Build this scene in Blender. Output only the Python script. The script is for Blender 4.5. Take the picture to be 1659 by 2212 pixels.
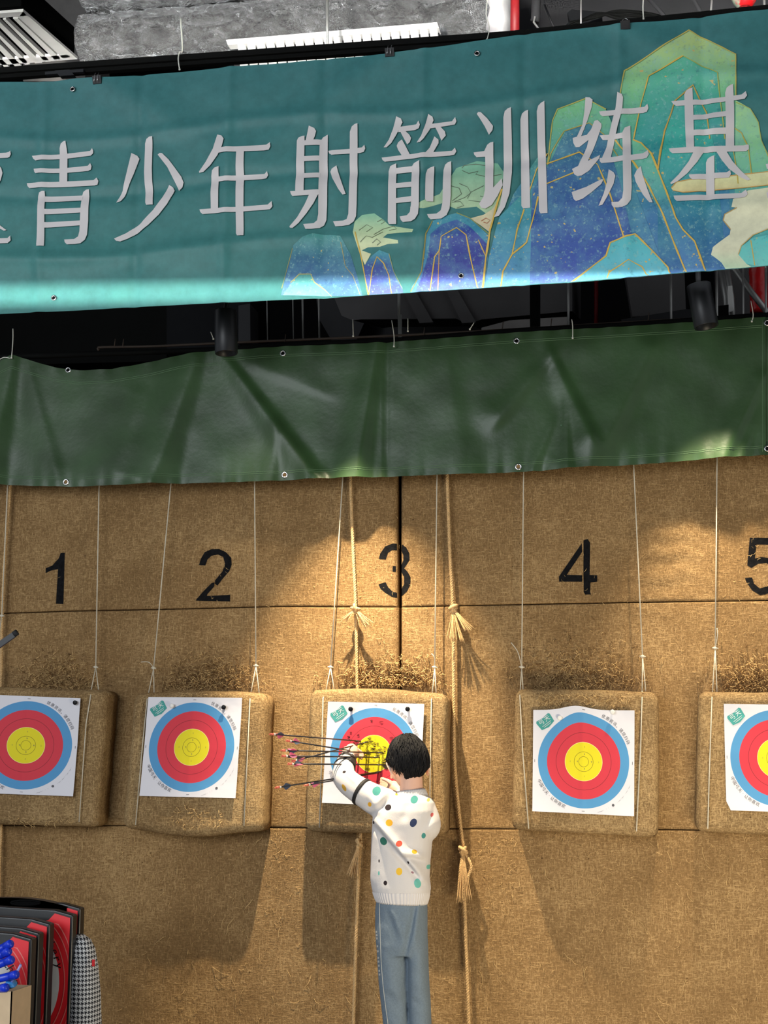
import bpy, bmesh, math, random
from mathutils import Vector as V, noise, geometry, Matrix
random.seed(7)
for _o in list(bpy.data.objects): bpy.data.objects.remove(_o)
scene = bpy.context.scene
col = scene.collection

# ------------------------------------------------------------------ camera
FPX, YAW, PITCH = 3200.0, math.radians(10.9), math.radians(10.0)
CAM = V((0.0, -6.6, 1.08))
FWD = V((-math.sin(YAW) * math.cos(PITCH), math.cos(YAW) * math.cos(PITCH), math.sin(PITCH)))
RGT = V((math.cos(YAW), math.sin(YAW), 0))
UPV = RGT.cross(FWD)
cd = bpy.data.cameras.new('camera'); cam = bpy.data.objects.new('camera', cd); col.objects.link(cam)
cd.sensor_fit = 'VERTICAL'; cd.sensor_height = 36; cd.lens = FPX / 2212 * 36
cd.clip_start = 0.05; cd.clip_end = 100
cam.matrix_world = Matrix.Translation(CAM) @ Matrix((RGT, UPV, -FWD)).transposed().to_4x4()
scene.camera = cam

def ray(px, py): return FWD * FPX + RGT * (px - 829.5) - UPV * (py - 1106)
def P(px, py, Y):
    d = ray(px, py); return CAM + d * ((Y - CAM.y) / d.y)
def PZ(px, py, Z):
    d = ray(px, py); return CAM + d * ((Z - CAM.z) / d.z)
FZ = -0.13                                            # floor level
def S(Y): return FPX / ((Y - CAM.y) * 0.985)       # pixels per metre at depth Y

# ------------------------------------------------------------------ world, lights, exposure
scene.view_settings.view_transform = 'Standard'
scene.view_settings.look = 'None'
scene.view_settings.exposure = 0.0
scene.view_settings.gamma = 1.0
scene.view_settings.use_curve_mapping = False
w = bpy.data.worlds.new('daylight'); scene.world = w; w.use_nodes = True
w.node_tree.nodes['Background'].inputs[0].default_value = (0.90, 0.94, 1.0, 1)
w.node_tree.nodes['Background'].inputs[1].default_value = 0.52

def aim(o, target):
    o.rotation_euler = (V(target) - o.location).to_track_quat('-Z', 'Y').to_euler()
def area(name, loc, target, sx, sy, power, color, spread=180):
    l = bpy.data.lights.new(name, 'AREA'); l.shape = 'RECTANGLE'; l.size = sx; l.size_y = sy
    l.energy = power; l.color = color; l.spread = math.radians(spread)
    o = bpy.data.objects.new(name, l); o.location = loc; col.objects.link(o); aim(o, target); return o
def spot(name, loc, target, power, color, angle, blend, radius=0.02):
    l = bpy.data.lights.new(name, 'SPOT'); l.energy = power; l.color = color
    l.spot_size = math.radians(angle); l.spot_blend = blend; l.shadow_soft_size = radius
    o = bpy.data.objects.new(name, l); o.location = loc; col.objects.link(o); aim(o, target); return o

# big shop windows behind the photographer
area('window_daylight', (-4.5, -9.5, 2.8), (-0.3, 0, 1.7), 5, 3.4, 400, (0.90, 0.95, 1.0))
# sun thrown back up by the polished floor near the windows: a low narrow sheet that catches the hem of the banner
LB0 = P(780, 624, -0.85)
area('sun_off_floor', (LB0.x + 0.9, -7.6, 0.12), (LB0.x + 0.15, -0.85, LB0.z - 0.01), 6.5, 0.010, 4.2, (1.0, 0.97, 0.92), 1.0)
area('sun_off_floor_high', (-1.8, -11.2, 0.05), (-1.8, 1.8, 5.66), 7.0, 0.12, 26, (1.0, 0.97, 0.92), 4)
# sunlit floor to the right of the range
area('sunlit_floor_bounce', P(1900, 2420, -1.9), P(1560, 1720, 0), 1.0, 0.6, 46, (1.0, 0.86, 0.62))
# track spots
SPOT_Y = -0.74
SP = {}
SP['mid'] = V((P(785, 1000, 0).x, SPOT_Y, 3.22))
SP['left'] = P(489, 764, -0.45)
SP['right'] = P(1526, 706, -0.45)
spot('spot_light_mid', SP['mid'] + V((0, 0, -0.02)), (P(800, 1700, 0).x, 0, 0.60), 680, (1.0, 0.83, 0.58), 46, 0.75, 0.022)
spot('spot_light_left', SP['left'] + V((0, 0, -0.015)), (SP['left'].x + 0.25, 0, 1.2), 12, (1.0, 0.86, 0.64), 70, 1.0, 0.03)
spot('spot_light_right', SP['right'] + V((0, 0, -0.015)), (SP['right'].x + 0.02, 0.0, 0.75), 230, (1.0, 0.84, 0.60), 54, 1.0, 0.03)

# ------------------------------------------------------------------ helpers
def lin(c):
    return tuple((x / 255 / 12.92) if x / 255 <= 0.04045 else ((x / 255 + 0.055) / 1.055) ** 2.4 for x in c)

def tag(o, label=None, cat=None, group=None, kind=None):
    if label: o['label'] = label
    if cat: o['category'] = cat
    if group: o['group'] = group
    if kind: o['kind'] = kind
    return o
def empty(name, loc, label=None, cat=None, group=None):
    o = bpy.data.objects.new(name, None); o.empty_display_size = 0.05; o.location = loc; col.objects.link(o)
    return tag(o, label, cat, group)
def copy_tree(o, parent=None):
    c = o.copy(); col.objects.link(c)
    if parent is not None: c.parent = parent
    for ch in list(o.children): copy_tree(ch, c)
    return c

class MB:
    """Collects faces of one part, then links them as one mesh object."""
    def __init__(s): s.v = []; s.f = []; s.m = []; s.c = []; s.uv = {}
    def vert(s, p, c=None): s.v.append(V(p)); s.c.append(c or (1, 1, 1)); return len(s.v) - 1
    def face(s, idx, m=0): s.f.append(tuple(idx)); s.m.append(m)
    def grid(s, rows, m=0, colr=None, uv=None, closed=False):
        base = len(s.v); n = len(rows[0])
        for i, r in enumerate(rows):
            for j, p in enumerate(r):
                k = s.vert(p, colr[i][j] if colr else None)
                if uv: s.uv[k] = uv[i][j]
        for i in range(len(rows) - 1):
            for j in range(n if closed else n - 1):
                j2 = (j + 1) % n
                s.face((base + i * n + j, base + i * n + j2, base + (i + 1) * n + j2, base + (i + 1) * n + j), m)
        return base
    def loft(s, rings, m=0, cap=True):
        n = len(rings[0]); b = s.grid(rings, m, closed=True)
        if cap:
            s.face(tuple(b + j for j in range(n))[::-1], m)
            e = b + (len(rings) - 1) * n
            s.face(tuple(e + j for j in range(n)), m)
        return b
    def tube(s, pts, r, n=8, m=0, cap=True):
        pts = [V(p) for p in pts]; k = len(pts)
        rr = r if isinstance(r, (list, tuple)) else [r] * k
        rings = []; up = None
        for i, p in enumerate(pts):
            t = (pts[min(i + 1, k - 1)] - pts[max(i - 1, 0)])
            t = t.normalized() if t.length > 1e-9 else V((0, 0, 1))
            if up is None:
                a = V((0, 0, 1)) if abs(t.z) < 0.9 else V((0, 1, 0))
                up = (a - t * a.dot(t)).normalized()
            else:
                up = up - t * up.dot(t)
                up = up.normalized() if up.length > 1e-6 else t.orthogonal().normalized()
            b = t.cross(up)
            rings.append([p + (up * math.cos(2 * math.pi * j / n) + b * math.sin(2 * math.pi * j / n)) * rr[i] for j in range(n)])
        s.loft(rings, m, cap)
    def box(s, lo, hi, m=0, M=None):
        lo = V(lo); hi = V(hi); b = len(s.v)
        for z in (lo.z, hi.z):
            for y in (lo.y, hi.y):
                for x in (lo.x, hi.x):
                    p = V((x, y, z)); s.vert(M @ p if M else p)
        for q in ((0, 2, 3, 1), (4, 5, 7, 6), (0, 1, 5, 4), (2, 6, 7, 3), (0, 4, 6, 2), (1, 3, 7, 5)):
            s.face([b + i for i in q], m)
    def prism(s, quad, back, m=0):
        """solid from a front polygon pushed by the vector back"""
        n = len(quad); b = len(s.v)
        for p in quad: s.vert(p)
        for p in quad: s.vert(V(p) + V(back))
        s.face([b + i for i in range(n)], m); s.face([b + n + i for i in range(n)][::-1], m)
        for i in range(n):
            j = (i + 1) % n; s.face((b + i, b + n + i, b + n + j, b + j), m)
    def ball(s, c, r, m=0, nu=12, nv=8, M=None):
        c = V(c); r = V(r) if not isinstance(r, (int, float)) else V((r, r, r))
        b = len(s.v)
        for i in range(1, nv):
            th = math.pi * i / nv
            for j in range(nu):
                ph = 2 * math.pi * j / nu
                q = V((r.x * math.sin(th) * math.cos(ph), r.y * math.sin(th) * math.sin(ph), r.z * math.cos(th)))
                s.vert(c + (M @ q if M else q))
        qt = V((0, 0, r.z)); t = s.vert(c + (M @ qt if M else qt)); d = s.vert(c - (M @ qt if M else qt))
        for i in range(nv - 2):
            for j in range(nu):
                s.face((b + i * nu + j, b + (i + 1) * nu + j, b + (i + 1) * nu + (j + 1) % nu, b + i * nu + (j + 1) % nu), m)
        for j in range(nu):
            s.face((t, b + j, b + (j + 1) % nu), m)
            s.face((d, b + (nv - 2) * nu + (j + 1) % nu, b + (nv - 2) * nu + j), m)
    def fill(s, poly, fn, m=0, step=None, colfn=None):
        """triangulate a 2-D outline (densified, with inner points) and map it to 3-D by fn"""
        pts = [V((float(a), float(b))) for a, b in poly]
        if step:
            dense = []
            for i, p in enumerate(pts):
                q = pts[(i + 1) % len(pts)]; k = max(1, int((q - p).length / step))
                dense += [p.lerp(q, t / k) for t in range(k)]
            pts = dense
        n = len(pts); allp = list(pts)
        if step:
            xs = [p.x for p in pts]; ys = [p.y for p in pts]
            y = min(ys) + step * 0.5
            while y < max(ys):
                x = min(xs) + step * 0.5
                while x < max(xs):
                    if inside(x, y, pts): allp.append(V((x, y)))
                    x += step
                y += step
        res = geometry.delaunay_2d_cdt(allp, [], [list(range(n))], 1, 1e-5)
        b = len(s.v)
        for q in res[0]: s.vert(fn(q.x, q.y), colfn(q.x, q.y) if colfn else None)
        for f in res[2]: s.face([b + i for i in f], m)
    def build(s, name, mats, parent=None, smooth=True, color=False, normals=True):
        me = bpy.data.meshes.new(name)
        loc = V((0, 0, 0))
        if parent is not None:
            p = parent
            while p is not None: loc += V(p.location); p = p.parent
        me.from_pydata([tuple(p - loc) for p in s.v], [], s.f)
        mats = mats if isinstance(mats, (list, tuple)) else [mats]
        for m in mats: me.materials.append(m)
        me.polygons.foreach_set('material_index', s.m)
        me.polygons.foreach_set('use_smooth', [smooth] * len(s.f))
        if color:
            a = me.color_attributes.new('Col', 'FLOAT_COLOR', 'POINT')
            flat = []
            for c in s.c: flat += [c[0], c[1], c[2], 1.0]
            a.data.foreach_set('color', flat)
        if s.uv:
            u = me.uv_layers.new(name='UVMap')
            for l in me.loops: u.data[l.index].uv = s.uv.get(l.vertex_index, (0, 0))
        if normals:
            bm = bmesh.new(); bm.from_mesh(me)
            bmesh.ops.recalc_face_normals(bm, faces=bm.faces); bm.to_mesh(me); bm.free()
        me.update()
        o = bpy.data.objects.new(name, me); col.objects.link(o)
        if parent is not None: o.parent = parent
        return o

def inside(x, y, pts):
    r = False; j = len(pts) - 1
    for i in range(len(pts)):
        a, b = pts[i], pts[j]
        if (a.y > y) != (b.y > y) and x < (b.x - a.x) * (y - a.y) / (b.y - a.y) + a.x: r = not r
        j = i
    return r
def interp(pl, x):
    if x <= pl[0][0]: a, b = pl[0], pl[1]
    elif x >= pl[-1][0]: a, b = pl[-2], pl[-1]
    else:
        for a, b in zip(pl, pl[1:]):
            if x <= b[0]: break
    return a[1] + (b[1] - a[1]) * (x - a[0]) / (b[0] - a[0])
def smooth_path(pts, k=6):
    pts = [V(p) for p in pts]; out = []
    for i in range(len(pts) - 1):
        p0 = pts[max(i - 1, 0)]; p1 = pts[i]; p2 = pts[i + 1]; p3 = pts[min(i + 2, len(pts) - 1)]
        for j in range(k):
            t = j / k
            out.append(0.5 * ((2 * p1) + (p2 - p0) * t + (2 * p0 - 5 * p1 + 4 * p2 - p3) * t * t + (3 * p1 - p0 - 3 * p2 + p3) * t ** 3))
    out.append(pts[-1]); return out
def nz(x, y, z=0.0): return noise.noise(V((x, y, z)))
def mixc(a, b, t):
    t = max(0.0, min(1.0, t)); return tuple(x + (y - x) * t for x, y in zip(a, b))

def remeshed(mb, voxel, smooth=2):
    """one continuous surface out of overlapping closed shapes; returns (verts, faces)"""
    me = bpy.data.meshes.new('union'); me.from_pydata([tuple(p) for p in mb.v], [], mb.f)
    bm = bmesh.new(); bm.from_mesh(me); bmesh.ops.recalc_face_normals(bm, faces=bm.faces); bm.to_mesh(me); bm.free()
    o = bpy.data.objects.new('union', me); col.objects.link(o)
    md = o.modifiers.new('remesh', 'REMESH'); md.mode = 'VOXEL'; md.voxel_size = voxel
    if smooth:
        sm = o.modifiers.new('smooth', 'SMOOTH'); sm.iterations = smooth; sm.factor = 0.5
    dg = bpy.context.evaluated_depsgraph_get()
    em = bpy.data.meshes.new_from_object(o.evaluated_get(dg), depsgraph=dg)
    out = MB()
    out.v = [v.co.copy() for v in em.vertices]; out.c = [(1, 1, 1)] * len(out.v)
    out.f = [tuple(p.vertices) for p in em.polygons]; out.m = [0] * len(out.f)
    bpy.data.objects.remove(o); bpy.data.meshes.remove(me); bpy.data.meshes.remove(em)
    return out

_glyphs = {}
def glyph(ch):
    """flat triangles of one printed character, unit size, centred"""
    if ch not in _glyphs:
        cu = bpy.data.curves.new('glyph', 'FONT'); cu.body = ch; cu.size = 1; cu.resolution_u = 3
        cu.align_x = 'CENTER'; cu.align_y = 'CENTER'
        o = bpy.data.objects.new('glyph', cu); col.objects.link(o)
        dg = bpy.context.evaluated_depsgraph_get(); dg.update()
        me = bpy.data.meshes.new_from_object(o.evaluated_get(dg), depsgraph=dg)
        _glyphs[ch] = ([v.co.xy.copy() for v in me.vertices], [tuple(p.vertices) for p in me.polygons])
        bpy.data.objects.remove(o); bpy.data.meshes.remove(me); bpy.data.curves.remove(cu)
    return _glyphs[ch]
def put_glyph(mb, ch, cx, cy, size, rot, fn, m):
    vs, fs = glyph(ch); b = len(mb.v); c, s_ = math.cos(rot), math.sin(rot)
    for q in vs:
        x, y = q.x * size, q.y * size
        mb.vert(fn(cx + x * c - y * s_, cy + x * s_ + y * c))
    for f in fs: mb.face([b + i for i in f], m)

# ------------------------------------------------------------------ materials
def new_mat(name):
    m = bpy.data.materials.new(name); m.use_nodes = True
    nt = m.node_tree; return m, nt, nt.nodes, nt.links, nt.nodes['Principled BSDF']
def plain(name, rgb, rough=0.6, metal=0.0, bump=0.0, bscale=60, vary=0.12, vscale=9, spec=0.5, trans=0.0):
    m, nt, N, L, B = new_mat(name)
    tc = N.new('ShaderNodeTexCoord'); nn = N.new('ShaderNodeTexNoise'); nn.inputs['Scale'].default_value = vscale
    nn.inputs['Detail'].default_value = 5
    L.new(tc.outputs['Object'], nn.inputs['Vector'])
    rp = N.new('ShaderNodeValToRGB'); c = lin(rgb)
    rp.color_ramp.elements[0].position = 0.3; rp.color_ramp.elements[1].position = 0.7
    rp.color_ramp.elements[0].color = tuple(x * (1 - vary) for x in c) + (1,)
    rp.color_ramp.elements[1].color = tuple(min(1, x * (1 + vary)) for x in c) + (1,)
    L.new(nn.outputs['Fac'], rp.inputs['Fac']); L.new(rp.outputs['Color'], B.inputs['Base Color'])
    B.inputs['Roughness'].default_value = rough; B.inputs['Metallic'].default_value = metal
    B.inputs['Specular IOR Level'].default_value = spec
    if bump:
        n2 = N.new('ShaderNodeTexNoise'); n2.inputs['Scale'].default_value = bscale; n2.inputs['Detail'].default_value = 4
        L.new(tc.outputs['Object'], n2.inputs['Vector'])
        bp = N.new('ShaderNodeBump'); bp.inputs['Strength'].default_value = bump; bp.inputs['Distance'].default_value = 0.004
        L.new(n2.outputs['Fac'], bp.inputs['Height']); L.new(bp.outputs['Normal'], B.inputs['Normal'])
    return m

def burlap(name, base, dark, light, bump=0.8, fibre=1.0):
    m, nt, N, L, B = new_mat(name)
    tc = N.new('ShaderNodeTexCoord')
    def nse(sx, sy, sz, detail=3, rough=0.6, dist=0.0):
        mp = N.new('ShaderNodeMapping'); mp.inputs['Scale'].default_value = (sx, sy, sz)
        L.new(tc.outputs['Object'], mp.inputs['Vector'])
        t = N.new('ShaderNodeTexNoise'); t.inputs['Scale'].default_value = 1; t.inputs['Detail'].default_value = detail
        t.inputs['Roughness'].default_value = rough; t.inputs['Distortion'].default_value = dist
        L.new(mp.outputs['Vector'], t.inputs['Vector']); return t.outputs['Fac']
    def math_(op, a, b=None, c=None):
        n = N.new('ShaderNodeMath'); n.operation = op
        for i, x in enumerate((a, b, c)):
            if x is None: continue
            if isinstance(x, (int, float)): n.inputs[i].default_value = x
            else: L.new(x, n.inputs[i])
        return n.outputs[0]
    big = nse(2.2, 2.2, 2.2, 5, 0.65)
    weft = nse(34, 240, 290, 2, 0.6, 0.6)      # threads running sideways
    warp = nse(290, 240, 34, 2, 0.6, 0.6)      # threads running down
    fuzz = nse(120, 120, 120, 4, 0.7, 0.8)
    weave = math_('MAXIMUM', weft, warp)
    h = math_('ADD', math_('MULTIPLY', weave, 0.9), math_('MULTIPLY', fuzz, 0.65 * fibre))
    rp = N.new('ShaderNodeValToRGB'); e = rp.color_ramp.elements
    e[0].position = 0.52; e[0].color = lin(dark) + (1,)
    e[1].position = 1.08; e[1].color = lin(light) + (1,)
    md = e.new(0.80); md.color = lin(base) + (1,)
    t = math_('ADD', h, math_('MULTIPLY_ADD', big, 0.5, -0.25)); L.new(t, rp.inputs['Fac'])
    # dirt flecks and holes left by arrows
    vo = N.new('ShaderNodeTexNoise'); vo.inputs['Scale'].default_value = 55; vo.inputs['Detail'].default_value = 2
    L.new(tc.outputs['Object'], vo.inputs['Vector'])
    fl = N.new('ShaderNodeValToRGB'); fl.color_ramp.elements[0].position = 0.72; fl.color_ramp.elements[1].position = 0.76
    L.new(vo.outputs['Fac'], fl.inputs['Fac'])
    mx = N.new('ShaderNodeMix'); mx.data_type = 'RGBA'; L.new(math_('MULTIPLY', fl.outputs['Color'], 0.7), mx.inputs['Factor'])
    L.new(rp.outputs['Color'], mx.inputs['A']); mx.inputs['B'].default_value = lin((62, 40, 22)) + (1,)
    L.new(mx.outputs['Result'], B.inputs['Base Color'])
    B.inputs['Roughness'].default_value = 0.9; B.inputs['Specular IOR Level'].default_value = 0.15
    bp = N.new('ShaderNodeBump'); bp.inputs['Strength'].default_value = bump; bp.inputs['Distance'].default_value = 0.007
    L.new(h, bp.inputs['Height']); L.new(bp.outputs['Normal'], B.inputs['Normal'])
    return m

M = {}
M['burlap_wall'] = burlap('burlap_wall', (142, 112, 74), (108, 83, 52), (186, 154, 108), 0.85)
M['burlap_board'] = burlap('burlap_board', (140, 113, 77), (106, 83, 53), (190, 160, 114), 0.85, 1.1)
M['black_paint'] = plain('black_stencil_paint', (20, 20, 22), 0.9, spec=0.1, bump=0.5, bscale=150, vary=0.4, vscale=60)
M['black_metal'] = plain('black_powder_coat', (27, 29, 33), 0.42, vary=0.05, spec=0.4)
M['black_rail'] = plain('black_rail_paint', (10, 11, 10), 0.8, spec=0.1)
M['dark_ceiling'] = plain('dark_ceiling_paint', (24, 25, 27), 0.9, vary=0.2, vscale=3, spec=0.1)
M['dark_wall'] = plain('dark_wall_paint', (12, 12, 13), 0.95, spec=0.1)
M['duct_grey'] = plain('grey_duct_sheet', (84, 82, 82), 0.7, vary=0.15, vscale=3)
M['duct_dark'] = plain('dark_duct_sheet', (50, 50, 52), 0.7, vary=0.15, vscale=3, spec=0.2)
M['pale_panel'] = plain('pale_panel_paint', (150, 146, 142), 0.7)
M['white_metal'] = plain('white_enamel', (244, 243, 238), 0.45, vary=0.03)
M['steel'] = plain('galvanised_steel', (175, 175, 172), 0.4, 0.6)
M['chrome'] = plain('polished_steel', (215, 215, 215), 0.2, 1.0, vary=0.03)
M['nylon'] = plain('white_nylon', (222, 222, 210), 0.4, vary=0.04)
M['cord'] = plain('white_cotton_cord', (212, 203, 182), 0.85, bump=0.6, bscale=500)
M['jute'] = plain('jute_rope', (222, 184, 130), 0.9, bump=0.8, bscale=420, vary=0.25, vscale=120)
M['fibre'] = plain('loose_jute_fibre', (214, 180, 124), 0.9, vary=0.35, vscale=30)
M['fibre_dark'] = plain('matted_jute_fibre', (112, 80, 42), 0.95, vary=0.35, vscale=40)
M['red_pipe'] = plain('red_pipe_paint', (150, 30, 34), 0.5)
M['red_wrap'] = plain('red_plastic_wrap', (222, 34, 36), 0.3, bump=0.8, bscale=30)
M['brown_cable'] = plain('brown_cable', (70, 58, 48), 0.7)
M['floor'] = plain('grey_floor', (70, 66, 62), 0.45, vary=0.15, vscale=2)
M['pin_black'] = plain('black_plastic', (14, 14, 16), 0.4, spec=0.2)
M['pin_white'] = plain('white_plastic', (236, 234, 228), 0.35)
M['print_ink'] = plain('grey_print_ink', (92, 92, 98), 0.8)
M['print_teal'] = plain('teal_print_ink', (70, 158, 152), 0.8)
M['print_white'] = plain('white_print', (232, 238, 238), 0.8)

# ------------------------------------------------------------------ the hall
def struct(name, mb, m, **k): return tag(mb.build(name, m, None, smooth=False, **k), kind='structure')
mb = MB(); mb.box((-7, -11.5, FZ - 0.1), (7, 7.2, FZ)); struct('floor', mb, M['floor'])
mb = MB(); mb.box((-7, -11.5, 8.4), (7, 7.2, 8.5)); struct('ceiling', mb, M['dark_ceiling'])
mb = MB(); mb.box((-7, 7.0, FZ), (7, 7.2, 8.4)); struct('wall_back', mb, M['dark_wall'])
mb = MB(); mb.box((-7, -11.6, 4.6), (7, -11.4, 8.5)); struct('wall_front_added', mb, M['dark_wall'])  # unseen upper wall, added to darken the tarpaulin's reflection and light from above
mb = MB(); mb.box((-7, 0.16, FZ), (7, 0.24, 2.62)); struct('wall_range', mb, M['dark_wall'])

mb = MB(); mb.box((-7.2, 0.3, FZ), (-7, 7.2, 8.4)); struct('wall_left', mb, M['dark_wall'])
mb = MB(); mb.box((7, 0.3, FZ), (7.2, 7.2, 8.4)); struct('wall_right', mb, M['dark_wall'])

# ------------------------------------------------------------------ burlap backstop panels
SEAM1 = [(-260, 1331), (0, 1325), (140, 1320), (400, 1315), (600, 1310), (863, 1311), (1060, 1307), (1360, 1301), (1659, 1297), (1900, 1293)]
SEAM2 = [(-260, 1781), (0, 1783), (270, 1783), (600, 1788), (1000, 1790), (1440, 1792), (1659, 1795), (1900, 1797)]
ZTOP = 2.62
def wall_h(x, z):
    """how far the padded burlap stands out of or sinks behind the plane y = 0"""
    h = 0.007 * nz(x * 1.3, z * 1.3, 3) + 0.004 * nz(x * 5, z * 4, 9)
    px = 829.5 + (x - P(829.5, 1400, 0).x) * 485
    for sx, zz in ((398, 1), (1352, 1)):          # stitched joins in the cloth
        d = (px - sx - (1.5 * nz(z * 6, sx))) / 4.0
        h += 0.0035 * math.exp(-d * d) - 0.002 * math.exp(-((d - 2.2) ** 2))
    if z > 1.75:                                   # creases round the number 4
        h += 0.006 * math.exp(-((px - 1430) / 70) ** 2) * math.sin(z * 75 + nz(px * .02, z * 4) * 3) * math.exp(-((z - 2.0) / 0.18) ** 2)
    return h
def panel(name, label, xl, xr, ztop, zbot):
    """a burlap-wrapped straw bale: rounded front edges, sides running back to the wall"""
    mb = MB(); R = 0.022; RZ = 0.007
    xs = []; n = max(8, int((xr - xl) / 0.016))
    edge = [0, 0.0015, 0.004, 0.009, 0.015, 0.022]
    xs = [xl + e for e in edge] + [xl + 0.022 + (xr - xl - 0.044) * i / n for i in range(1, n)] + [xr - e for e in edge[::-1]]
    zr = []
    nzv = max(8, int((ztop(0) - zbot(0)) / 0.018))
    vv = [e for e in edge] + [None] * (nzv - 1) + [e for e in edge]
    rows = []
    for k in range(len(vv)):
        row = []
        for x in xs:
            t, b = ztop(x), zbot(x)
            if k < 6: z = t - edge[k]
            elif k >= len(vv) - 6: z = b + edge[len(vv) - 1 - k]
            else: z = t - 0.022 - (t - b - 0.044) * (k - 5) / nzv
            d = max(0.0, R - min(x - xl, xr - x)); fall = R - math.sqrt(max(0.0, R * R - d * d))
            d = max(0.0, RZ - min(t - z, z - b)); fall = max(fall, RZ - math.sqrt(max(0.0, RZ * RZ - d * d)))
            row.append(V((x, fall - wall_h(x, z), z)))
        rows.append(row)
    b0 = mb.grid(rows); nr, nc = len(rows), len(xs)
    ring = [b0 + j for j in range(nc)] + [b0 + i * nc + nc - 1 for i in range(1, nr)] + [b0 + (nr - 1) * nc + j for j in range(nc - 2, -1, -1)] + [b0 + i * nc for i in range(nr - 2, 0, -1)]
    back = [mb.vert((mb.v[i].x, 0.15, mb.v[i].z)) for i in ring]
    for i in range(len(ring)):
        j = (i + 1) % len(ring); mb.face((ring[i], back[i], back[j], ring[j]))
    mb.face(back)
    return tag(mb.build(name, M['burlap_wall']), label, 'straw panel', 'burlap straw panels of the backstop')
def zline(pl):
    t = sorted((P(a, b, 0).x, P(a, b, 0).z) for a, b in pl)
    return lambda x: interp(t, x)
Z1, Z2 = zline(SEAM1), zline(SEAM2)
XG = P(862, 1200, 0).x; XL, XR = P(-230, 1400, 0).x, P(1860, 1400, 0).x
XG2 = P(872, 1900, 0).x
top_l = panel('burlap_panel', 'burlap panel of the top course, painted with 1 and 2', XL, XG - 0.008, lambda x: ZTOP, lambda x: Z1(x) + 0.002)
top_r = panel('burlap_panel', 'burlap panel of the top course, painted with 4 and 5', XG + 0.008, XR, lambda x: ZTOP, lambda x: Z1(x) + 0.002)
panel('burlap_panel', 'burlap panel behind the targets under the numbers 1 and 2', XL, XG - 0.004, lambda x: Z1(x) - 0.002, lambda x: Z2(x) + 0.001)
panel('burlap_panel', 'burlap panel behind the targets under the numbers 4 and 5', XG + 0.007, XR, lambda x: Z1(x) - 0.002, lambda x: Z2(x) + 0.001)
panel('burlap_panel', 'bottom burlap panel below the targets, left of the child', XL, XG2 - 0.002, lambda x: Z2(x) - 0.002, lambda x: FZ)
panel('burlap_panel', 'bottom burlap panel below the targets, right of the child', XG2 + 0.002, XR, lambda x: Z2(x) - 0.002, lambda x: FZ)

def on_wall(px, py, off=0.0014):
    p = P(px, py, 0); h = wall_h(p.x, p.z)
    lim = XG - 0.008 - p.x if p.x < XG else p.x - XG - 0.008
    fall = 0
    if lim < 0.022:
        d = 0.022 - max(0.0, lim); fall = 0.022 - math.sqrt(max(0.0, 0.022 ** 2 - d * d))
    return V((p.x, fall - h - off, p.z))
def numeral(parent, polys, ox, oy, s):
    mb = MB()
    for poly in polys: mb.fill([(ox + a / s, oy + b / s) for a, b in poly], on_wall, step=2.5)
    o = mb.build('painted_numeral', M['black_paint'], parent); o['label'] = 'black stencilled numeral'; return o
numeral(top_l, [[(270, 575), (272, 545), (310, 530), (350, 485), (360, 455), (385, 452), (378, 760), (333, 758), (345, 550), (300, 560)]], 0, 1030, 2.765)
numeral(top_l, [[(1190, 528), (1200, 490), (1225, 450), (1265, 433), (1310, 432), (1350, 450), (1383, 485), (1385, 525), (1370, 565), (1330, 610), (1300, 650), (1285, 640), (1285, 620), (1330, 565), (1345, 520), (1335, 480), (1305, 465), (1265, 472), (1240, 495), (1228, 530)],
                [(1170, 740), (1200, 700), (1265, 635), (1283, 630), (1280, 655), (1240, 700), (1235, 712), (1375, 705), (1375, 745)]], 0, 1030, 2.765)
numeral(top_l, [[(725, 588), (735, 550), (770, 500), (820, 480), (852, 478), (852, 525), (820, 525), (790, 545), (775, 592)],
                [(823, 640), (845, 640), (845, 680), (823, 680)], [(722, 770), (773, 755), (790, 790), (825, 825), (852, 829), (852, 865), (820, 860), (770, 830), (735, 800)]], 600, 1030, 3.318)
numeral(top_r, [[(888, 483), (920, 505), (945, 550), (945, 595), (920, 635), (905, 655), (930, 680), (952, 720), (950, 770), (925, 820), (890, 850), (884, 850), (884, 800), (905, 770), (905, 720), (890, 690), (883, 680), (883, 632), (900, 600), (900, 560), (885, 530)]], 600, 1030, 3.318)
numeral(top_r, [[(555, 380), (580, 372), (595, 395), (592, 588), (638, 590), (638, 628), (597, 632), (595, 690), (600, 705), (565, 705), (557, 690), (556, 628), (555, 590), (555, 400)],
                [(545, 398), (547, 450), (455, 587), (548, 590), (548, 628), (410, 628), (408, 598)]], 1060, 1030, 2.77)
numeral(top_r, [[(1550, 365), (1735, 368), (1735, 408), (1590, 405), (1580, 490), (1620, 480), (1690, 490), (1740, 540), (1745, 610), (1700, 680), (1640, 705), (1610, 708), (1565, 680), (1530, 630), (1520, 605), (1565, 603), (1575, 640), (1610, 668), (1660, 655), (1695, 610), (1690, 550), (1650, 515), (1600, 520), (1560, 545), (1535, 530)]], 1060, 1030, 2.77)

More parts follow.
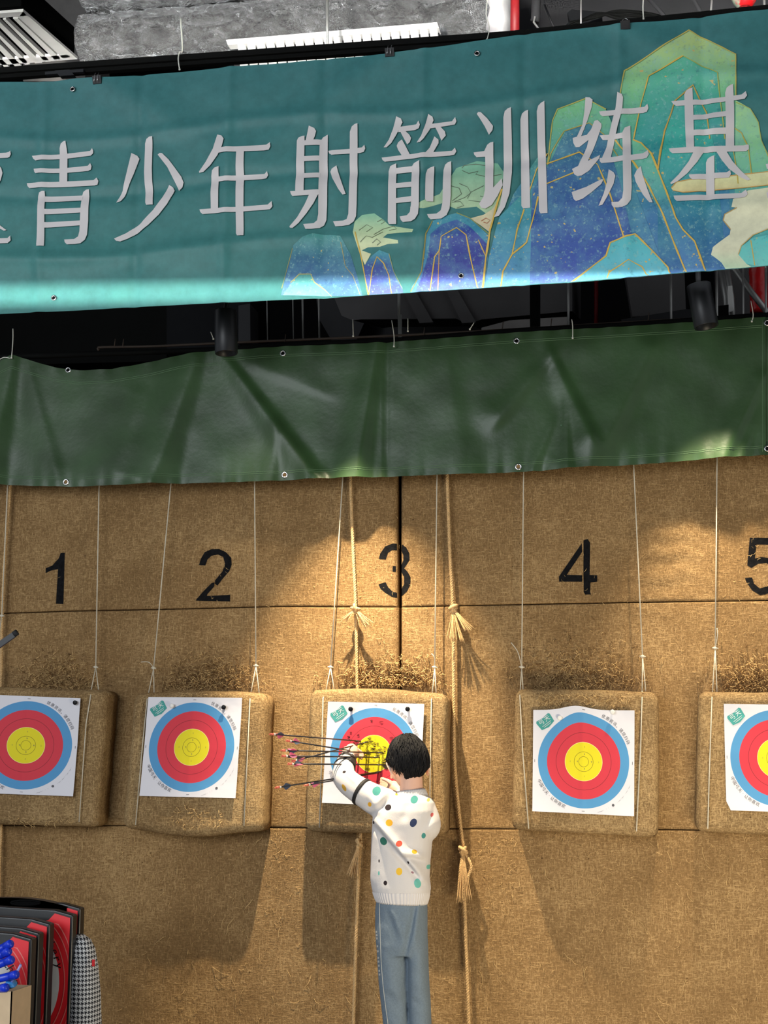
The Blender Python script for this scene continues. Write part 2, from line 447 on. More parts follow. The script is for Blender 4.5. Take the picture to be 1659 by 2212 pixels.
# ------------------------------------------------------------------ loose jute fibres (nobody could count them)
def strand(mb, p, ang, L, r, out=0.012, curl=1.0):
    k = 4; pts = []; a = ang
    q = V(p)
    for i in range(k + 1):
        t = i / k
        pts.append(q + V((0, -out * math.sin(math.pi * min(1, t * 1.2)) - 0.001, 0)))
        a += random.uniform(-0.6, 0.6) * curl
        q = q + V((math.cos(a), 0, math.sin(a))) * (L / k)
    mb.tube(pts, [r, r, r, r * 0.9, r * 0.5], 3, cap=False)
def fibres(name, n, gen, label, mat, base_y=0.0):
    mb = MB()
    for _ in range(n):
        px, py, L, ang, r, out = gen()
        p = P(px, py, base_y)
        if base_y == 0.0: p.y = -wall_h(p.x, p.z)
        strand(mb, p, ang, L, r, out)
    return tag(mb.build(name, mat, normals=False), label, 'loose fibres', None, 'stuff')
def gen_low():
    px = random.uniform(-40, 1700); py = min(2240, 1800 + random.expovariate(1 / 150))
    return px, py, random.uniform(0.008, 0.03), random.uniform(-2.6, -0.5), random.uniform(0.0005, 0.0010), 0.004
fibres('stray_fibres', 900, gen_low, 'short pale jute fibres shed over the burlap below the targets', M['fibre'])
def gen_long():
    px = random.uniform(250, 1659); py = random.uniform(1800, 2200)
    return px, py, random.uniform(0.04, 0.09), random.uniform(-2.4, -0.7), 0.0009, 0.008
fibres('stray_fibres', 70, gen_long, 'long pale jute strands caught on the burlap below the targets', M['fibre'])
def gen_up():
    return random.uniform(-40, 1700), random.uniform(1060, 1480), random.uniform(0.005, 0.022), random.uniform(-3.1, 3.1), random.uniform(0.0004, 0.0008), 0.003
fibres('stray_fibres', 900, gen_up, 'short fibres lifting off the burlap above the targets', M['fibre'])
def fray(cx, cy, wx, wy, n, which):
    def g(lmin, lmax, r):
        return lambda: (random.gauss(cx, wx), cy - abs(random.gauss(0, wy)), random.uniform(lmin, lmax), random.uniform(-3.1, 0.3), random.uniform(r * 0.7, r * 1.3), random.uniform(0.006, 0.03))
    fibres('frayed_fibres', int(n * 1.5), g(0.012, 0.035, 0.0010), 'frayed pale jute fibres ' + which, M['fibre'])
    fibres('matted_fibres', int(n * .7), g(0.01, 0.03, 0.0010), 'dark matted jute fibres ' + which, M['fibre_dark'])
def fuzz(n, x0, x1, y0, y1, label, m='fibre'):
    fibres('frayed_fibres', n, lambda: (random.uniform(x0, x1), random.uniform(y0, y1), random.uniform(0.008, 0.028), random.uniform(-3.1, 0.2), random.uniform(0.0006, 0.0011), random.uniform(0.004, 0.014)), label, M[m], -0.156)
fuzz(150, 1160, 1360, 1496, 1526, 'fibres torn loose above the paper on the butt under number 4')
fuzz(70, 1160, 1360, 1496, 1526, 'dark fibres matted above the paper on the butt under number 4', 'fibre_dark')
fuzz(60, 370, 480, 1735, 1790, 'fibres torn loose below the paper on the butt under number 2')
fuzz(50, 20, 160, 1765, 1782, 'fibres fringing the bottom of the butt under number 1')
fuzz(40, 380, 520, 1496, 1503, 'fibres along the top edge of the butt under number 2')
fray(120, 1486, 45, 36, 240, 'above the target under number 1')
fray(450, 1486, 50, 34, 330, 'above the target under number 2')
fray(838, 1482, 52, 26, 420, 'above the target the child stands at')
fray(1250, 1486, 66, 46, 330, 'above the target under number 4')
fray(1622, 1492, 42, 40, 240, 'above the target under number 5')

# ------------------------------------------------------------------ hanging straw targets (butts), papers, pins, cords
YB = -0.15                                           # front of the butts
def bil(c, u, v):
    return ((c[0][0] * (1 - u) + c[1][0] * u) * (1 - v) + (c[3][0] * (1 - u) + c[2][0] * u) * v,
            (c[0][1] * (1 - u) + c[1][1] * u) * (1 - v) + (c[3][1] * (1 - u) + c[2][1] * u) * v)
def butt(c, seed, label, sag=0.0, hump=0.0, bulge=0.008):
    W = (c[1][0] - c[0][0]) / 485; H = (c[3][1] - c[0][1]) / 485; T = -YB - 0.012; R = 0.036
    def samples(L):
        e = [0, 0.0015, 0.004, 0.009, 0.016, 0.026, 0.045]
        n = int((L - 0.09) / 0.014)
        return [x / L for x in e] + [(0.045 + (L - 0.09) * i / n) / L for i in range(1, n)] + [1 - x / L for x in e[::-1]]
    us, vs = samples(W), samples(H)
    def pos(u, v):
        px, py = bil(c, u, v)
        py += -hump * math.sin(math.pi * u) * (1 - v) + sag * max(0.0, math.sin(math.pi * (u * 1.1 - 0.05))) ** 1.5 * v
        px += 2.2 * nz(v * 5, seed + (10 if u > .5 else 0)) * abs(2 * u - 1) ** 3
        py += 2.0 * nz(u * 6, seed + 5) * abs(2 * v - 1) ** 3
        q = P(px, py, YB)
        cu, cv = min(u, 1 - u) * W, min(v, 1 - v) * H
        e = min(cu, cv)
        if cu < R and cv < R: e = R - min(R, math.hypot(R - cu, R - cv))
        d = R - min(R, e); fall = R - math.sqrt(max(0, R * R - d * d))
        q.y += fall - bulge * math.sin(math.pi * u) * math.sin(math.pi * v) - 0.006 * nz(u * 4 + seed, v * 4) - 0.0025 * nz(u * 14 + seed, v * 14)
        if fall > 0:     # rounded corners pull the outline in
            cc = P(*bil(c, .5, .5), YB); k = 0.0
            if cu < R and cv < R:
                k = max(0.0, math.hypot(R - cu, R - cv) - R)
                dirv = V((cc.x - q.x, 0, cc.z - q.z)).normalized(); q.x += dirv.x * k; q.z += dirv.z * k
        return q
    rows = [[pos(u, v) for u in us] for v in vs]
    mb = MB(); b0 = mb.grid(rows); nr, nc = len(vs), len(us)
    ring = [b0 + j for j in range(nc)] + [b0 + i * nc + nc - 1 for i in range(1, nr)] + [b0 + (nr - 1) * nc + j for j in range(nc - 2, -1, -1)] + [b0 + i * nc for i in range(nr - 2, 0, -1)]
    prev = ring
    for yy in (YB + 0.075, -0.012):
        cur = [mb.vert((mb.v[i].x, yy + 0.003 * nz(mb.v[i].x * 20, mb.v[i].z * 20), mb.v[i].z)) for i in ring]
        for i in range(len(ring)):
            j = (i + 1) % len(ring); mb.face((prev[i], cur[i], cur[j], prev[j]))
        prev = cur
    mb.face(prev)
    o = mb.build('target_butt', M['burlap_board'])
    tag(o, label, 'archery target butt', 'burlap target butts hanging in a row')
    def surf(px, py, off):
        p = P(px, py, YB); return V((p.x, YB - off, p.z))
    return o, surf

def paper_mat():
    m, nt, N, L, B = new_mat('printed_target_paper')
    uv = N.new('ShaderNodeUVMap'); uv.uv_map = 'UVMap'
    vm = N.new('ShaderNodeVectorMath'); vm.operation = 'DISTANCE'; L.new(uv.outputs['UV'], vm.inputs[0]); vm.inputs[1].default_value = (0.5, 0.5, 0)
    rp = N.new('ShaderNodeValToRGB'); rp.color_ramp.interpolation = 'CONSTANT'
    white, blue, red, yel, ink, rink = lin((222, 221, 228)), lin((84, 150, 200)), lin((210, 60, 74)), lin((228, 214, 36)), lin((120, 110, 30)), lin((128, 40, 48))
    stops = [(0, yel), (0.0455, ink), (0.049, yel), (0.0915, ink), (0.095, yel), (0.1815, lin((235, 236, 150))), (0.1845, red), (0.2695, rink), (0.2725, red), (0.3595, blue), (0.4475, white)]
    e = rp.color_ramp.elements
    e[0].position = 0; e[0].color = stops[0][1] + (1,); e[1].position = stops[-1][0] / 0.5; e[1].color = stops[-1][1] + (1,)
    for p, c in stops[1:-1]:
        x = e.new(p / 0.5); x.color = c + (1,)
    mt = N.new('ShaderNodeMath'); mt.operation = 'DIVIDE'; L.new(vm.outputs['Value'], mt.inputs[0]); mt.inputs[1].default_value = 0.5
    L.new(mt.outputs[0], rp.inputs['Fac']); L.new(rp.outputs['Color'], B.inputs['Base Color'])
    B.inputs['Roughness'].default_value = 0.65; B.inputs['Specular IOR Level'].default_value = 0.25
    tc = N.new('ShaderNodeTexCoord'); n2 = N.new('ShaderNodeTexNoise'); n2.inputs['Scale'].default_value = 14
    L.new(tc.outputs['Object'], n2.inputs['Vector'])
    bp = N.new('ShaderNodeBump'); bp.inputs['Strength'].default_value = 0.5; bp.inputs['Distance'].default_value = 0.004
    L.new(n2.outputs['Fac'], bp.inputs['Height']); L.new(bp.outputs['Normal'], B.inputs['Normal'])
    return m
M['paper'] = paper_mat()
M['hole'] = plain('torn_hole', (40, 30, 12), 0.9)
M['torn'] = plain('torn_yellow_paper', (232, 214, 60), 0.7)
M['torn_red'] = plain('torn_red_paper', (214, 74, 84), 0.7)

def paper(c, seed, label, cut=None, holes=False, lift=None):
    mb = MB(); n = 48
    def pos(u, v, off=0.0):
        px, py = bil(c, u, v)
        if lift: py += lift[0] * math.exp(-((u - lift[1]) / 0.16) ** 2) * (1 - v) ** 4
        q = P(px, py, YB)
        o_ = 0.019 + 0.004 * nz(u * 3 + seed, v * 3) + 0.006 * (2 * abs(v - .5)) ** 4 * (0.6 + nz(u * 4, seed + v))
        o_ += 0.0025 * math.cos((u - 0.49) * 40) * math.exp(-((u - 0.49) / 0.03) ** 2)
        if lift: o_ += 0.02 * math.exp(-((u - lift[1]) / 0.2) ** 2) * (1 - v) ** 5
        q.y = YB - o_ - off
        return q
    def at_(i, j):
        u, v = i / n, j / n
        if cut:      # bottom left corner cut off
            u = max(u, cut[0] * (1 - (1 - v) / cut[1]))
        return u, v
    rows = [[pos(*at_(i, j)) for i in range(n + 1)] for j in range(n + 1)]
    uvs = [[(at_(i, j)[0], 1 - j / n) for i in range(n + 1)] for j in range(n + 1)]
    mb.grid(rows, 0, uv=uvs)
    fn = lambda u, v: pos(u, 1 - v, 0.0012)
    D = math.radians
    # lower-left slogan, upper-right line, lower-right maker's line
    for i, ch in enumerate('中国弓天·让你喜欢'):
        a = D(205 + i * 5.1); r = 0.478
        put_glyph(mb, ch, 0.5 + r * math.cos(a), 0.5 + r * math.sin(a), 0.041, a + D(90), fn, 1)
    for i, ch in enumerate('优惠资讯，请您扫码'):
        a = D(66 - i * 5.2); r = 0.478
        put_glyph(mb, ch, 0.5 + r * math.cos(a), 0.5 + r * math.sin(a), 0.039, a - D(90), fn, 1)
    for i, ch in enumerate('·—·—··—·—·'):
        a = D(312 + i * 2.6); r = 0.505
        put_glyph(mb, ch, 0.5 + r * math.cos(a), 0.5 + r * math.sin(a), 0.024, a + D(90), fn, 1)
    a = D(306); bx, by = 0.5 + 0.50 * math.cos(a), 0.5 + 0.50 * math.sin(a)
    mb.fill([(bx + 0.013 * math.cos(t * 0.5236), by + 0.013 * math.sin(t * 0.5236)) for t in range(12)], fn, 1)
    for i, ch in enumerate('——···'):
        a = D(288 + i * 3.0); r = 0.50
        put_glyph(mb, ch, 0.5 + r * math.cos(a), 0.5 + r * math.sin(a), 0.028, a + D(90), fn, 1)
    # teal corner badge with two white characters
    ca, sa = math.cos(D(36)), math.sin(D(36))
    badge = [(-0.075, -0.05), (0.0, -0.066), (0.075, -0.05), (0.082, 0.035), (0.07, 0.05), (0.0, 0.04), (-0.07, 0.05), (-0.082, 0.035)]
    bc = (0.118, 0.885)
    R_ = lambda x, y: (bc[0] + x * ca - y * sa, bc[1] + x * sa + y * ca)
    mb.fill([R_(x, y) for x, y in badge], fn, 2, step=0.03)
    fn2 = lambda u, v: pos(u, 1 - v, 0.002)
    for k, ch in enumerate('弓天'):
        x, y = R_(-0.033 + 0.066 * k, 0.012); put_glyph(mb, ch, x, y, 0.058, D(36), fn2, 3)
    mb.fill([R_(x, y) for x, y in ((-0.05, -0.024), (0.05, -0.024), (0.05, -0.028), (-0.05, -0.028))], fn2, 3)
    mb.fill([R_(x, y) for x, y in ((-0.04, -0.04), (0.04, -0.04), (0.04, -0.044), (-0.04, -0.044))], fn2, 3)
    # tick marks at the middle of each edge
    for u, v, rr in ((0.5, 0.975, 0), (0.5, 0.025, 0), (0.018, 0.5, 1), (0.982, 0.5, 1)):
        dx, dy = (0.014, 0.002) if not rr else (0.002, 0.014)
        mb.fill([(u - dx, v - dy), (u + dx, v - dy), (u + dx, v + dy), (u - dx, v + dy)], fn, 1)
    for (u, v) in ((0.5, 0.57), (0.5, 0.43), (0.43, 0.5), (0.57, 0.5), (0.5, 0.64), (0.5, 0.36), (0.36, 0.5), (0.64, 0.5)):
        put_glyph(mb, '10'[0:1] + '' if abs(u - .5) + abs(v - .5) > .1 else '9', u + .008, v, 0.022, 0, fn, 1)
    mats = [M['paper'], M['print_ink'], M['print_teal'], M['print_white']]
    if holes:
        mats += [M['hole'], M['torn'], M['torn_red']]
        rnd = random.Random(4)
        for k in range(46):
            if k < 34: a, r = rnd.uniform(0, 6.28), 0.165 * math.sqrt(rnd.random())
            else: a, r = rnd.uniform(0.2, 2.9), rnd.uniform(0.20, 0.34)
            cx, cy = 0.5 + r * math.cos(a), 0.5 + r * math.sin(a)
            ln, wd = rnd.uniform(0.012, 0.03), rnd.uniform(0.004, 0.009); ra = rnd.uniform(-0.6, 0.3)
            sh = [(-ln, 0), (-ln * .3, wd), (ln * .5, wd * .7), (ln, 0), (ln * .3, -wd), (-ln * .5, -wd * .6)]
            mb.fill([(cx + x * math.cos(ra) - y * math.sin(ra), cy + x * math.sin(ra) + y * math.cos(ra)) for x, y in sh], fn2, 4)
            # curled flap of paper beside the hole
            f0 = pos(cx - ln, 1 - cy, .002); f1 = pos(cx + ln, 1 - cy, .002); f2 = pos(cx + ln * .2, 1 - cy - wd * 2.0, .005)
            i0 = [mb.vert(q) for q in (f0, f1, f2)]; mb.face(i0, 5 if k < 34 else 6)
        # the shot-out hollow low in the gold
        big = [(0.60, 0.43), (0.63, 0.47), (0.68, 0.46), (0.70, 0.42), (0.69, 0.37), (0.64, 0.35), (0.60, 0.38)]
        mb.fill(big, fn2, 4)
    o = mb.build('target_paper', mats, normals=False)
    tag(o, label, 'target paper', 'paper target faces'); return o, pos

boards = {
 1: ([(-60, 1482), (232, 1490), (208, 1787), (-84, 1781)], 'grey-brown burlap butt with a square paper face, under number 1', 0, 0),
 2: ([(288, 1497), (575, 1497), (567, 1797), (261, 1790)], 'burlap butt sagging at the bottom, hung under number 2', 14, 6),
 3: ([(667, 1490), (966, 1500), (962, 1806), (657, 1797)], 'sunlit burlap butt stuck with arrows in front of the child', 0, 8),
 4: ([(1113, 1488), (1422, 1495), (1423, 1810), (1104, 1793)], 'burlap butt with a low-pinned paper, hung under number 4', 0, 2),
 5: ([(1507, 1494), (1810, 1497), (1810, 1812), (1502, 1797)], 'burlap butt hung under number 5', 0, 0)}
for k, (c, lab, sag, hump) in boards.items(): butt(c, k * 7.3, lab, sag, hump)
PAPERS = {
 1: ([(-42, 1500), (178, 1509), (162, 1720), (-60, 1712)], 'flat target face on the butt under number 1, black pin top right', None),
 2: ([(324, 1506), (526, 1508), (512, 1724), (305, 1719)], 'target face tilting on the butt under number 2', None),
 3: ([(711, 1516), (918, 1521), (908, 1743), (698, 1734)], 'target face full of arrow holes, half hidden by the child', None),
 4: ([(1153, 1534), (1371, 1535), (1370, 1763), (1151, 1752)], 'target face with a lifted top edge under number 4', None),
 5: ([(1563, 1521), (1782, 1524), (1790, 1757), (1569, 1750)], 'target face with a cut corner on the butt under number 5', None)}
PAPER = {}
for k, (c, lab, _) in PAPERS.items():
    PAPER[k] = paper(c, k * 3.1, lab, cut=(0.042, 0.085) if k == 5 else None, holes=(k == 3), lift=(-9, 0.42) if k == 4 else None)

def pin(px, py, m, label):
    mb = MB(); q = P(px, py, YB - 0.030); q.y = YB - 0.020
    d = V((0.0, -1, -0.12)).normalized()
    mb.tube([q, q + d * 0.010, q + d * 0.011, q + d * 0.017, q + d * 0.018], [0.005, 0.005, 0.0095, 0.0105, 0.006], 12)
    tag(mb.build('push_pin', M[m]), label, 'push pin', 'push pins holding the papers')
pin(163, 1517, 'pin_black', 'black push pin at the top of the paper under number 1')
pin(484, 1527, 'pin_black', 'black push pin near the top right of the paper under number 2')
pin(372, 1524, 'pin_white', 'white push pin beside the teal badge under number 2')
pin(758, 1531, 'pin_black', "black push pin beside the teal badge on the child's target")
pin(881, 1531, 'pin_black', "black push pin by the top right corner of the child's target")
pin(1209, 1550, 'pin_white', 'white push pin beside the teal badge under number 4')
pin(1323, 1537, 'pin_white', 'white push pin on the top right edge of the paper under number 4')
pin(1683, 1532, 'pin_black', 'black push pin at the top of the paper under number 5')

def cord(top, knot, legs, front, label, tail=None):
    """a white cord: long drop, knot, two legs into the butt and the run down its face"""
    yk = -0.06
    e = empty('hanging_cord', P(knot[0], knot[1], yk), label, 'cord', 'white cords the butts hang from')
    mb = MB(); r = 0.0029
    t = P(top[0], top[1], -0.05); t2 = V((t.x, -0.05, t.z + 0.22)); k = P(knot[0], knot[1], yk)
    mb.tube([t2, t, (t + k) / 2 + V((0, 0, 0)), k], r, 6)
    for lx, ly in legs: mb.tube([k, P(lx, ly, -0.11)], r * 0.8, 6)
    mb.build('line', M['cord'], e)
    kb = MB(); kb.ball(k, (0.009, 0.008, 0.007)); kb.tube([k + V((-.012, 0, .001)), k + V((.013, -.004, -.002))], 0.003, 6)
    if tail: kb.tube(smooth_path([k, P((tail[0] + knot[0]) / 2 + 3, (tail[1] + knot[1]) / 2 - 6, yk - .02), P(tail[0], tail[1], yk - .02)], 4), 0.0022, 5)
    kb.build('knot', M['cord'], e)
    fb = MB()
    lx, ly = legs[0]
    pts = [P(lx, ly, -0.11), P(front[0][0], front[0][1], YB - 0.004)] + [P(a, b, YB - 0.014) for a, b in front[1:]]
    fb.tube(pts, 0.0028, 6); fb.build('face_line', M['cord'], e)
    return e
cord((16, 1058), (4, 1330), [(-20, 1486)], [(-24, 1500), (-30, 1640), (-42, 1776)], 'white cord beside the jute rope left of number 1')
cord((214, 1055), (207, 1441), [(197, 1491), (213, 1491)], [(196, 1503), (186, 1564), (171, 1776)], 'white cord to the right of number 1')
cord((369, 1048), (332, 1443), [(321, 1497), (333, 1497)], [(318, 1512), (307, 1620), (293, 1782)], 'white cord with a loose tail left of number 2', (305, 1430))
cord((550, 1040), (553, 1438), [(542, 1497), (560, 1497)], [(540, 1512), (535, 1620), (527, 1784)], 'white cord to the right of number 2')
cord((740, 1040), (714, 1441), [(704, 1493), (722, 1491)], [(698, 1508), (695, 1640), (690, 1788)], 'white cord to the left of number 3')
cord((944, 1030), (939, 1441), [(934, 1497), (942, 1497)], [(932, 1512), (930, 1640), (927, 1794)], 'white cord to the right of number 3', (932, 1412))
cord((1131, 1022), (1127, 1441), [(1124, 1490), (1130, 1490)], [(1123, 1504), (1129, 1620), (1142, 1790)], 'white cord with an upright tail left of number 4', (1104, 1388))
cord((1369, 1008), (1388, 1418), [(1387, 1493), (1395, 1493)], [(1387, 1508), (1384, 1610), (1375, 1796)], 'white cord to the right of number 4')
cord((1549, 993), (1545, 1400), [(1539, 1495), (1549, 1495)], [(1538, 1508), (1532, 1680), (1529, 1790)], 'white cord to the left of number 5', (1549, 1357))

# ------------------------------------------------------------------ jute ropes with frayed knots
def rope_part(mb, pts, R=0.0082, pitch=0.034):
    path = smooth_path(pts, 4)
    fine = []
    for a, b in zip(path, path[1:]):
        k = max(1, int((b - a).length / 0.006)); fine += [a.lerp(b, i / k) for i in range(k)]
    fine.append(path[-1]); L = 0
    acc = [0]
    for a, b in zip(fine, fine[1:]): L += (b - a).length; acc.append(L)
    for s in range(3):
        pp = []
        for i, q in enumerate(fine):
            t = (fine[min(i + 1, len(fine) - 1)] - fine[max(i - 1, 0)]).normalized()
            a = V((0, 1, 0)); n1 = (a - t * a.dot(t)).normalized(); n2 = t.cross(n1)
            th = 2 * math.pi * acc[i] / pitch + s * 2.094
            pp.append(q + (n1 * math.cos(th) + n2 * math.sin(th)) * R * 0.48)
        mb.tube(pp, R * 0.56, 5)
def tassel(mb, top, tip, n, spread, r=0.0018):
    top, tip = V(top), V(tip)
    for _ in range(n):
        d = V((random.gauss(0, spread), random.gauss(0, spread * 0.6), random.gauss(0, spread * 0.5)))
        mid = top.lerp(tip, 0.5) + d * 0.45 + V((0, -0.006, 0))
        mb.tube(smooth_path([top + d * 0.15, mid, tip + d], 4), [r] * 8 + [r * .6], 4)
YR = -0.035
def jute(runs, label):
    e = empty('jute_rope', P(*runs[0][0], YR), label, 'rope', 'jute ropes tied with frayed knots')
    mb = MB()
    for run in runs: rope_part(mb, [P(a, b, YR if len(q) == 0 else q[0]) for a, b, *q in run])
    mb.build('twisted_line', M['jute'], e); return e
def knot(e, px, py, tips, n, y=-0.05, size=0.02):
    k = MB(); c = P(px, py, y)
    for i in range(5):
        a = random.uniform(0, 3.1)
        ring = [c + V((math.cos(t) * size * math.cos(a), math.sin(t) * size * 0.7 - 0.004 * i, math.cos(t) * size * math.sin(a) * .7 + 0.004 * (i - 2))) for t in [x * 0.5236 for x in range(13)]]
        k.tube(ring, 0.0068, 6)
    k.build('knot', M['jute'], e)
    for tx, ty in tips:
        t = MB(); tassel(t, c + V((0, -0.01, 0)), P(tx, ty, y - 0.035), n, 0.011); t.build('frayed_tassel', M['jute'], e)
e = jute([[(756, 950), (757, 1035), (763, 1200), (768, 1312), (771, 1480)], [(772, 1480), (776, 1640, -0.02), (779, 1800), (774, 1900), (769, 2030), (763, 2215), (761, 2300)]], 'jute rope with frayed knots passing behind the target under number 3')
knot(e, 769, 1317, [(744, 1340), (792, 1352), (798, 1348)], 14)
knot(e, 777, 1822, [(757, 1893), (770, 1893)], 16)
e = jute([[(963, 950), (966, 1030), (972, 1200), (978, 1312), (980, 1500), (982, 1640), (990, 1740), (997, 1800), (1002, 1845), (1004, 1960), (1009, 2100), (1013, 2215), (1015, 2300)]], 'jute rope with frayed knots hanging free right of the child')
knot(e, 980, 1316, [(976, 1384), (994, 1387), (1012, 1362)], 13, -0.05)
knot(e, 1001, 1838, [(989, 1948), (1013, 1942)], 15, -0.05)
b2 = MB(); rope_part(b2, [P(1001, 1838, -.06), P(994, 1880, -.07), P(990, 1935, -.07)], 0.007); rope_part(b2, [P(1003, 1842, -.06), P(1018, 1870, -.07), P(1010, 1900, -.07), P(1012, 1935, -.07)], 0.007); b2.build('rope_end', M['jute'], e)
jute([[(24, 950), (22, 1050), (12, 1180), (5, 1320), (2, 1480), (2, 1640, -.012), (2, 1800, -.03), (0, 1830), (-3, 1950), (-8, 2215), (-10, 2300)]], 'jute rope at the far left edge beside number 1')

# ------------------------------------------------------------------ green tarpaulin
def tarp_mat():
    m, nt, N, L, B = new_mat('green_pvc_tarpaulin')
    tc = N.new('ShaderNodeTexCoord'); n1 = N.new('ShaderNodeTexNoise'); n1.inputs['Scale'].default_value = 5; n1.inputs['Detail'].default_value = 6
    L.new(tc.outputs['Object'], n1.inputs['Vector'])
    rp = N.new('ShaderNodeValToRGB'); e = rp.color_ramp.elements
    e[0].position = 0.3; e[0].color = lin((42, 64, 36)) + (1,); e[1].position = 0.75; e[1].color = lin((58, 86, 52)) + (1,)
    L.new(n1.outputs['Fac'], rp.inputs['Fac']); L.new(rp.outputs['Color'], B.inputs['Base Color'])
    B.inputs['Roughness'].default_value = 0.38; B.inputs['Specular IOR Level'].default_value = 0.42
    n2 = N.new('ShaderNodeTexNoise'); n2.inputs['Scale'].default_value = 45; n2.inputs['Detail'].default_value = 5
    L.new(tc.outputs['Object'], n2.inputs['Vector'])
    bp = N.new('ShaderNodeBump'); bp.inputs['Strength'].default_value = 0.18; bp.inputs['Distance'].default_value = 0.004
    L.new(n2.outputs['Fac'], bp.inputs['Height']); L.new(bp.outputs['Normal'], B.inputs['Normal'])
    return m
M['tarp'] = tarp_mat()
M['tarp_seam'] = plain('green_seam_thread', (96, 128, 92), 0.6)
YT = -0.13
T_TOP = [(-90, 806), (0, 782), (30, 768), (70, 780), (120, 794), (170, 800), (240, 797), (310, 785), (380, 770), (430, 762), (480, 758), (620, 748), (830, 740), (1116, 718), (1370, 704), (1659, 684), (1760, 678)]
T_BOT = [(-90, 1044), (0, 1049), (150, 1054), (260, 1052), (440, 1045), (620, 1040), (830, 1032), (1130, 1022), (1400, 1004), (1659, 984), (1760, 976)]
RIDGES = [(425, 775, 335, 1045, 52, .036), (300, 860, 240, 1045, 60, .016), (482, 765, 690, 1040, 24, .022), (600, 930, 590, 1040, 18, .008), (815, 750, 772, 1040, 30, .026), (30, 775, -20, 1040, 45, .04),
          (60, 790, 130, 1045, 30, .010), (1195, 770, 1085, 900, 22, .012), (1195, 770, 1275, 940, 20, .016), (1405, 760, 1268, 1030, 46, .026), (1225, 900, 1230, 1030, 14, .010), (1190, 930, 1150, 1030, 14, .008),
          (1640, 830, 1560, 1000, 26, .022), (1625, 930, 1600, 1000, 12, .010), (700, 850, 560, 790, 26, .006), (960, 780, 1000, 1020, 60, .008)]
def tarp_fold(px, py):
    y = 0.006 * nz(px / 240, py / 200, 2) + 0.0035 * nz(px / 60, py / 60, 5)
    for x0, y0, x1, y1, wd, amp in RIDGES:
        dx, dy = x1 - x0, y1 - y0; L2 = dx * dx + dy * dy; L_ = math.sqrt(L2)
        t = ((px - x0) * dx + (py - y0) * dy) / L2
        d = ((px - x0) * dy - (py - y0) * dx) / L_
        ww = wd * (0.55 + 0.6 * max(0, min(1, t))) * (1.5 if d < 0 else 0.55)
        f = math.exp(-(d / ww) ** 2)
        if t < 0: f *= math.exp(-(t * L_ / 30) ** 2)
        if t > 1: f *= math.exp(-((t - 1) * L_ / 40) ** 2)
        y += 1.5 * amp * f * (0.35 + 0.65 * min(1, max(0.0, t)))
    d = (px - 836) / 5; y -= 0.006 * math.exp(-d * d)
    bot = interp(T_BOT, px)
    y += 0.0045 * math.sin(px / 6.5 + 2 * nz(px / 50, 1)) * math.exp(-((bot - py) / 26.0)) * (0.6 + nz(px / 80, 7))
    y += 0.003 * math.sin(px / 8 + nz(px / 50, 4)) * math.exp(-((py - interp(T_TOP, px)) / 16.0))
    y += 0.05 * ((py - interp(T_TOP, px)) / 300) * 0.4
    return y
def on_tarp(px, py, off=0.0):
    q = P(px, py, YT); q.y -= tarp_fold(px, py) + off; return q
tarp = empty('tarpaulin', P(830, 740, YT), 'dark green tarpaulin hung across the top of the burlap wall', 'tarpaulin')
mb = MB(); NX, NY = 300, 54
def tarp_rows(off):
    rows = []
    for j in range(NY + 1):
        row = []
        for i in range(NX + 1):
            px = -90 + 1744 * i / NX
            t, b = interp(T_TOP, px), interp(T_BOT, px); row.append(on_tarp(px, t + (b - t) * j / NY, off))
        rows.append(row)
    return rows
mb.grid(tarp_rows(0)); 
def seam_line(mb, fpy, x0, x1, m):
    pts = [on_tarp(x, fpy(x), 0.0006) for x in range(x0, x1, 6)]
    mb.tube(pts, 0.0011, 4, m)
for off in (26, 30): seam_line(mb, lambda x: interp(T_TOP, x) + off - (8 if x > 480 else 0), -80, 1650, 1)
for off in (-16, -20): seam_line(mb, lambda x: interp(T_BOT, x) + off, -80, 1650, 1)
mb.tube([on_tarp(1647, y, 0.0006) for y in range(690, 984, 8)], 0.0011, 4, 1)
mb.build('cloth', [M['tarp'], M['tarp_seam']], tarp, normals=False)
tarp2 = empty('tarpaulin', P(1700, 740, YT), 'next green tarpaulin, only its edge showing at the far right', 'tarpaulin')
mb = MB()
mb.grid([[on_tarp(px, interp(T_TOP, px) + (interp(T_BOT, px) - interp(T_TOP, px)) * j / 30, -0.008 + 0.0) for px in [1650 + 3 * i for i in range(40)]] for j in range(31)])
mb.build('cloth', M['tarp'], tarp2, normals=False)
def eyelet(parent, q, r, nrm=V((0, -1, 0.0)), dark=True):
    mb = MB(); n = 16; rows = []
    for k, (rr, h) in enumerate(((r, 0), (r * 0.96, .0022), (r * .75, .0034), (r * .56, .0022), (r * .52, -0.001))):
        rows.append([q + V((rr * math.cos(6.2832 * j / n), -h, rr * math.sin(6.2832 * j / n))) for j in range(n)])
    mb.grid(rows, 0, closed=True)
    b = len(mb.v); 
    for j in range(n): mb.vert(q + V((r * .54 * math.cos(6.2832 * j / n), -.0008, r * .54 * math.sin(6.2832 * j / n))))
    mb.face(range(b, b + n), 1)
    mb.build('eyelet', [M['chrome'], M['dark_wall'] if dark else M['burlap_wall']], parent)
for px, py in ((147, 799), (612, 764), (1116, 737)): eyelet(tarp, on_tarp(px, py, 0.001), 0.0145)
for px, py in ((148, 1044), (618, 1028), (1121, 1011)): eyelet(tarp, on_tarp(px, py, 0.001), 0.0155, dark=False)
for px, py in ((1657, 698), (1657, 971)): eyelet(tarp2, on_tarp(px, py, 0.004), 0.0145)

